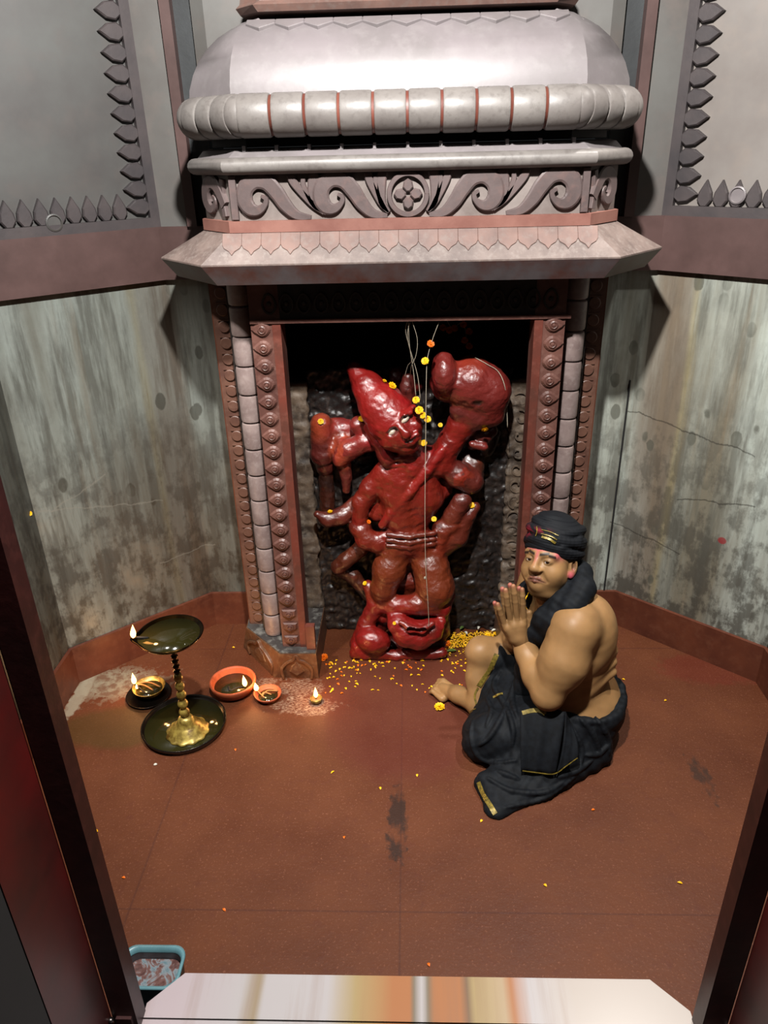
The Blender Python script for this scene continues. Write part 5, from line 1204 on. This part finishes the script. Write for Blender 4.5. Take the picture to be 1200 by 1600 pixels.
string('thread', ct, .0013, 'pale cord draped over the top right of the big club')
for i, (x, y, sc) in enumerate(((650, 625, .62), (655, 641, .70), (661, 649, .60), (668, 655, .60))):
    flower(x, y, sc, ['topmost flower of the short yellow marigold string beside the face', 'largest flower of the short marigold string beside the face', 'third flower down the short marigold string beside the face', 'lowest flower of the short marigold string, right of the cheek'][i], 0, 2.20, 'short marigold string', .8)
flower(664, 564, .62, 'bright yellow marigold threaded left of the big club', 0, 2.165); flower(673, 537, .60, 'orange marigold in shade on the thread above the club', 1, 2.17)
string('thread', [atY(694, 490, 2.40), atY(706, 512, 2.40), atY(724, 505, 2.40), atY(731, 545, 2.40)], .001, 'dark garland thread hanging deep in the niche')
for i, (x, y) in enumerate(((692, 512), (702, 516), (710, 513), (724, 507), (733, 518), (726, 532), (733, 541))):
    flower(x, y, .62, 'orange marigold of the shaded garland high inside the niche', 1, 2.40, 'garland marigolds inside the niche', .9)
# loose petals on the floor
def petal_mesh(mat, L=.010, w=.0034):
    vs = []; 
    for i in range(5):
        t_ = i/4; ww = w*math.sin(math.pi*min(t_*.85+.12, 1)); z = .0012+.0022*math.sin(math.pi*t_)
        vs += [(L*(t_-.5), -ww, z+.0006), (L*(t_-.5), 0, z), (L*(t_-.5), ww, z+.0006)]
    n = len(vs); vs += [(x, y, max(z-.0006, 0)) for x, y, z in vs]; fs = []
    for j in range(4):
        for i in range(2):
            a = j*3+i; fs += [(a, a+1, a+4, a+3), (n+a+3, n+a+4, n+a+1, n+a)]
    rim = [0, 1, 2, 5, 8, 11, 14, 13, 12, 9, 6, 3]
    for i in range(12): a, b = rim[i], rim[(i+1) % 12]; fs.append((a, n+a, n+b, b))
    me = bpy.data.meshes.new('petal'); me.from_pydata(vs, [], fs); me.materials.append(mat); me.update(); return me
PM = [petal_mesh(M['yellow']), petal_mesh(M['orange']), petal_mesh(M['yellow'], .013, .003)]
def petal(x, y, lab=None, grp=None, sc=None, z=0.0):
    o = put('petal', PM[rnd.choice((0, 0, 1, 2))], (x, y, z), (rnd.uniform(-.2, .2), rnd.uniform(-.15, .15), rnd.uniform(0, 6.28)), sc or rnd.uniform(.7, 1.25))
    tag(o, lab or 'loose yellow marigold petal among many on the red floor before the statue', 'petal', grp or 'petals scattered before the statue'); return o
for i in range(130):
    u = rnd.random(); px_ = rnd.uniform(500, 735); py_ = 1030+abs(rnd.gauss(0, 22)) if rnd.random() < .7 else rnd.uniform(1030, 1085)
    p = atZ(px_, py_); petal(p[0], p[1])
for (x, y, lab) in ((520, 1207, 'single tiny petal on bare floor left of centre'), (652, 1212, 'single orange petal on bare floor near the centre mark'), (594, 1232, 'faint petal on bare floor by the dark drag mark'), (752, 1283, 'small orange petal just below the corner of the black wrap'), (927, 1266, 'pale petal on the floor right below the seated man'),
                    (538, 1309, 'tiny petal on open floor left of the dark mark'), (193, 1372, 'tiny orange petal near the left door jamb'), (350, 1422, 'yellowish crumb on the floor above the threshold, left'), (1062, 1380, 'yellow speck on the floor near the right jamb'), (852, 1384, 'tiny speck on the floor right of centre'),
                    (974, 1062, 'small orange petal right of the seated man'), (1040, 1095, 'curled petal on the floor near the right skirting'), (368, 1172, 'thin petal on the floor right of the oil plate'), (365, 1012, 'pale fleck between the big lamp and the left pedestal'), (670, 1508, 'pale crumb at the edge of the threshold')):
    p = atZ(x, y); petal(p[0], p[1], lab, 'stray petals on the bare floor', 1.0)
# the heap between statue and man: shredded petals beyond counting
m = MB()
for i in range(900):
    t_ = rnd.random(); px_ = 700+t_*82+rnd.gauss(0, 4); py_ = 1008-t_*16+rnd.gauss(0, 7); p = atZ(px_, py_); hh = .022*max(0, 1-abs(py_-1004+t_*16)/16)*rnd.random()
    if p[1] > 2.385: continue
    a = rnd.uniform(0, 6.28); b = rnd.uniform(-.7, .7); d = np.array([math.cos(a)*math.cos(b), math.sin(a)*math.cos(b), math.sin(b)])*.0052; s_ = np.array([-math.sin(a), math.cos(a), 0])*.0022; q_ = np.array([p[0], p[1], hh+.0045])
    m.add([q_-d, q_+s_, q_+d, q_-s_, q_+np.array([0, 0, .0015])], [(0, 3, 4), (3, 2, 4), (2, 1, 4), (1, 0, 4), (0, 1, 2, 3)])
o = m.build('petal_heap', M['yellow']); tag(o, 'low heap of shredded yellow marigold petals between statue and seated man', 'petal heap', kind='stuff')
def fl_on_floor(x, y, z, sc, mi, lab): p = atZ(x, y, z); o = put('marigold', MG[mi], p, (rnd.uniform(-.3, .1), rnd.uniform(-.3, .3), rnd.uniform(0, 6)), sc); o.scale = (sc, sc, sc*.7); tag(o, lab, 'flower')
fl_on_floor(697, 1005, .016, .95, 1, 'whole orange marigold at the left end of the petal heap'); fl_on_floor(505, 1027, .008, .95, 1, 'whole orange marigold on the floor right of the left pedestal')
fl_on_floor(687, 1104, .008, .95, 0, 'crushed yellow marigold on the floor below the bare foot'); fl_on_floor(778, 990, .022, .8, 0, 'yellow marigold at the right end of the petal heap by the raised knee'); fl_on_floor(625, 1028, .006, .6, 0, 'small crushed marigold at the foot of the statue base')
for i, (x, y) in enumerate(((723, 995), (741, 1010), (762, 992))):
    fl_on_floor(x, y, .02, .6, 0, ['small yellow marigold upper left in the petal heap', 'small yellow marigold at the front of the petal heap', 'small yellow marigold upper right in the petal heap'][i])
def leaf(x, y, z, L, lab, mat='leaf', cat='leaf', yaw=0.0):
    p = atZ(x, y, z); m = MB(); vs = []
    for i in range(7):
        t_ = i/6; w = L*.24*math.sin(math.pi*min(t_*.92+.06, 1)); zz = .002+.004*math.sin(math.pi*t_); xx = L*(t_-.5)
        for k, dz in ((-1, .002), (0, 0), (1, .002)): vs.append((p[0]+xx*math.cos(yaw)-k*w*math.sin(yaw), p[1]+xx*math.sin(yaw)+k*w*math.cos(yaw), z+zz+dz))
    n = len(vs); vs += [(a, b, c_-.0008) for a, b, c_ in vs]; fs = []
    for j in range(6):
        for i in range(2): a = j*3+i; fs += [(a, a+1, a+4, a+3), (n+a+3, n+a+4, n+a+1, n+a)]
    o = m.add(vs, fs).build(cat.replace(' ', '_'), M[mat]); tag(o, lab, cat)
leaf(706, 1018, .006, .036, 'green leaf at the lower edge of the petal heap', yaw=.1); leaf(690, 1006, .012, .030, 'dark green leaf beside the orange marigold, left of the heap', yaw=2.3); leaf(650, 1030, .003, .024, 'pale green leaf below the statue base', yaw=.3)
leaf(722, 982, .012, .026, 'dull green leaf at the top edge of the heap', yaw=.9); leaf(770, 1000, .02, .040, 'yellow-green leaf against the raised knee', yaw=.1)
leaf(728, 990, .022, .020, 'white petal standing left in the heap', 'white_petal', 'flower petal', 2.0); leaf(748, 982, .022, .020, 'white petal at the back of the heap', 'white_petal', 'flower petal', 1.2); leaf(772, 986, .024, .022, 'white petal near the right end of the heap', 'white_petal', 'flower petal', .4)
leaf(330, 1296, .002, .001, 'x') if False else None
# pebble and paper scraps
def scrap(x, y, r, lab, mat='white_petal', cat='scrap'):
    p = atZ(x, y); m = MB(); m.lathe([(r*.6, .0004), (r, r*.4), (r*.7, r*.9), (.0004, r*1.1)], (p[0], p[1], 0), 7, wob=lambda a, rr, z: 1+.25*math.sin(2*a+1)); o = m.build(cat, M[mat]); tag(o, lab, cat)
scrap(1051, 1010, .006, 'small white pebble against the right skirting', cat='pebble'); scrap(149, 1300, .007, 'crumpled yellow-green scrap at the left door jamb', 'yellow'); scrap(243, 1195, .005, 'small white flake just below the oil plate')
scrap(960, 974, .006, 'small pale scrap by the right skirting behind the man', cat='scrap')
# stray bits lodged on the masonry
q_ = atY(337, 156, 2.10); o = put('marigold', MG[0], q_+np.array([0, -.0, .0]), (0.4, .2, 0), .45); tag(o, 'tiny dried yellow flower caught on the left end of the canopy roll', 'flower')
a = np.array([-.79, 2.48, 0]); nn = np.array([-.37, .42, 0]); nn /= np.linalg.norm(nn); r_ = ray(43, 800); p = cC+r_*((a-cC)@nn/(r_@nn)); 
o = put('marigold', MG[0], p-nn*.016, (1.2, 0, .6), .6); o.scale = (.5, .5, .4); tag(o, 'small dried yellow flower stuck in the left wall corner', 'flower')
m = MB(); 
for k in range(7):
    an = k*.9; m.box((p[0]-.012+.004*math.cos(an), p[1]-.016+.003*k*.3, p[2]+.002*k), (p[0]-.004+.004*math.cos(an), p[1]-.008+.003*k*.3, p[2]+.012+.004*math.sin(an)+.002*k))
tag(m.build('dried_stem', M['ash']), 'blackened dried stalk in a hole of the left wall corner', 'dried stem')
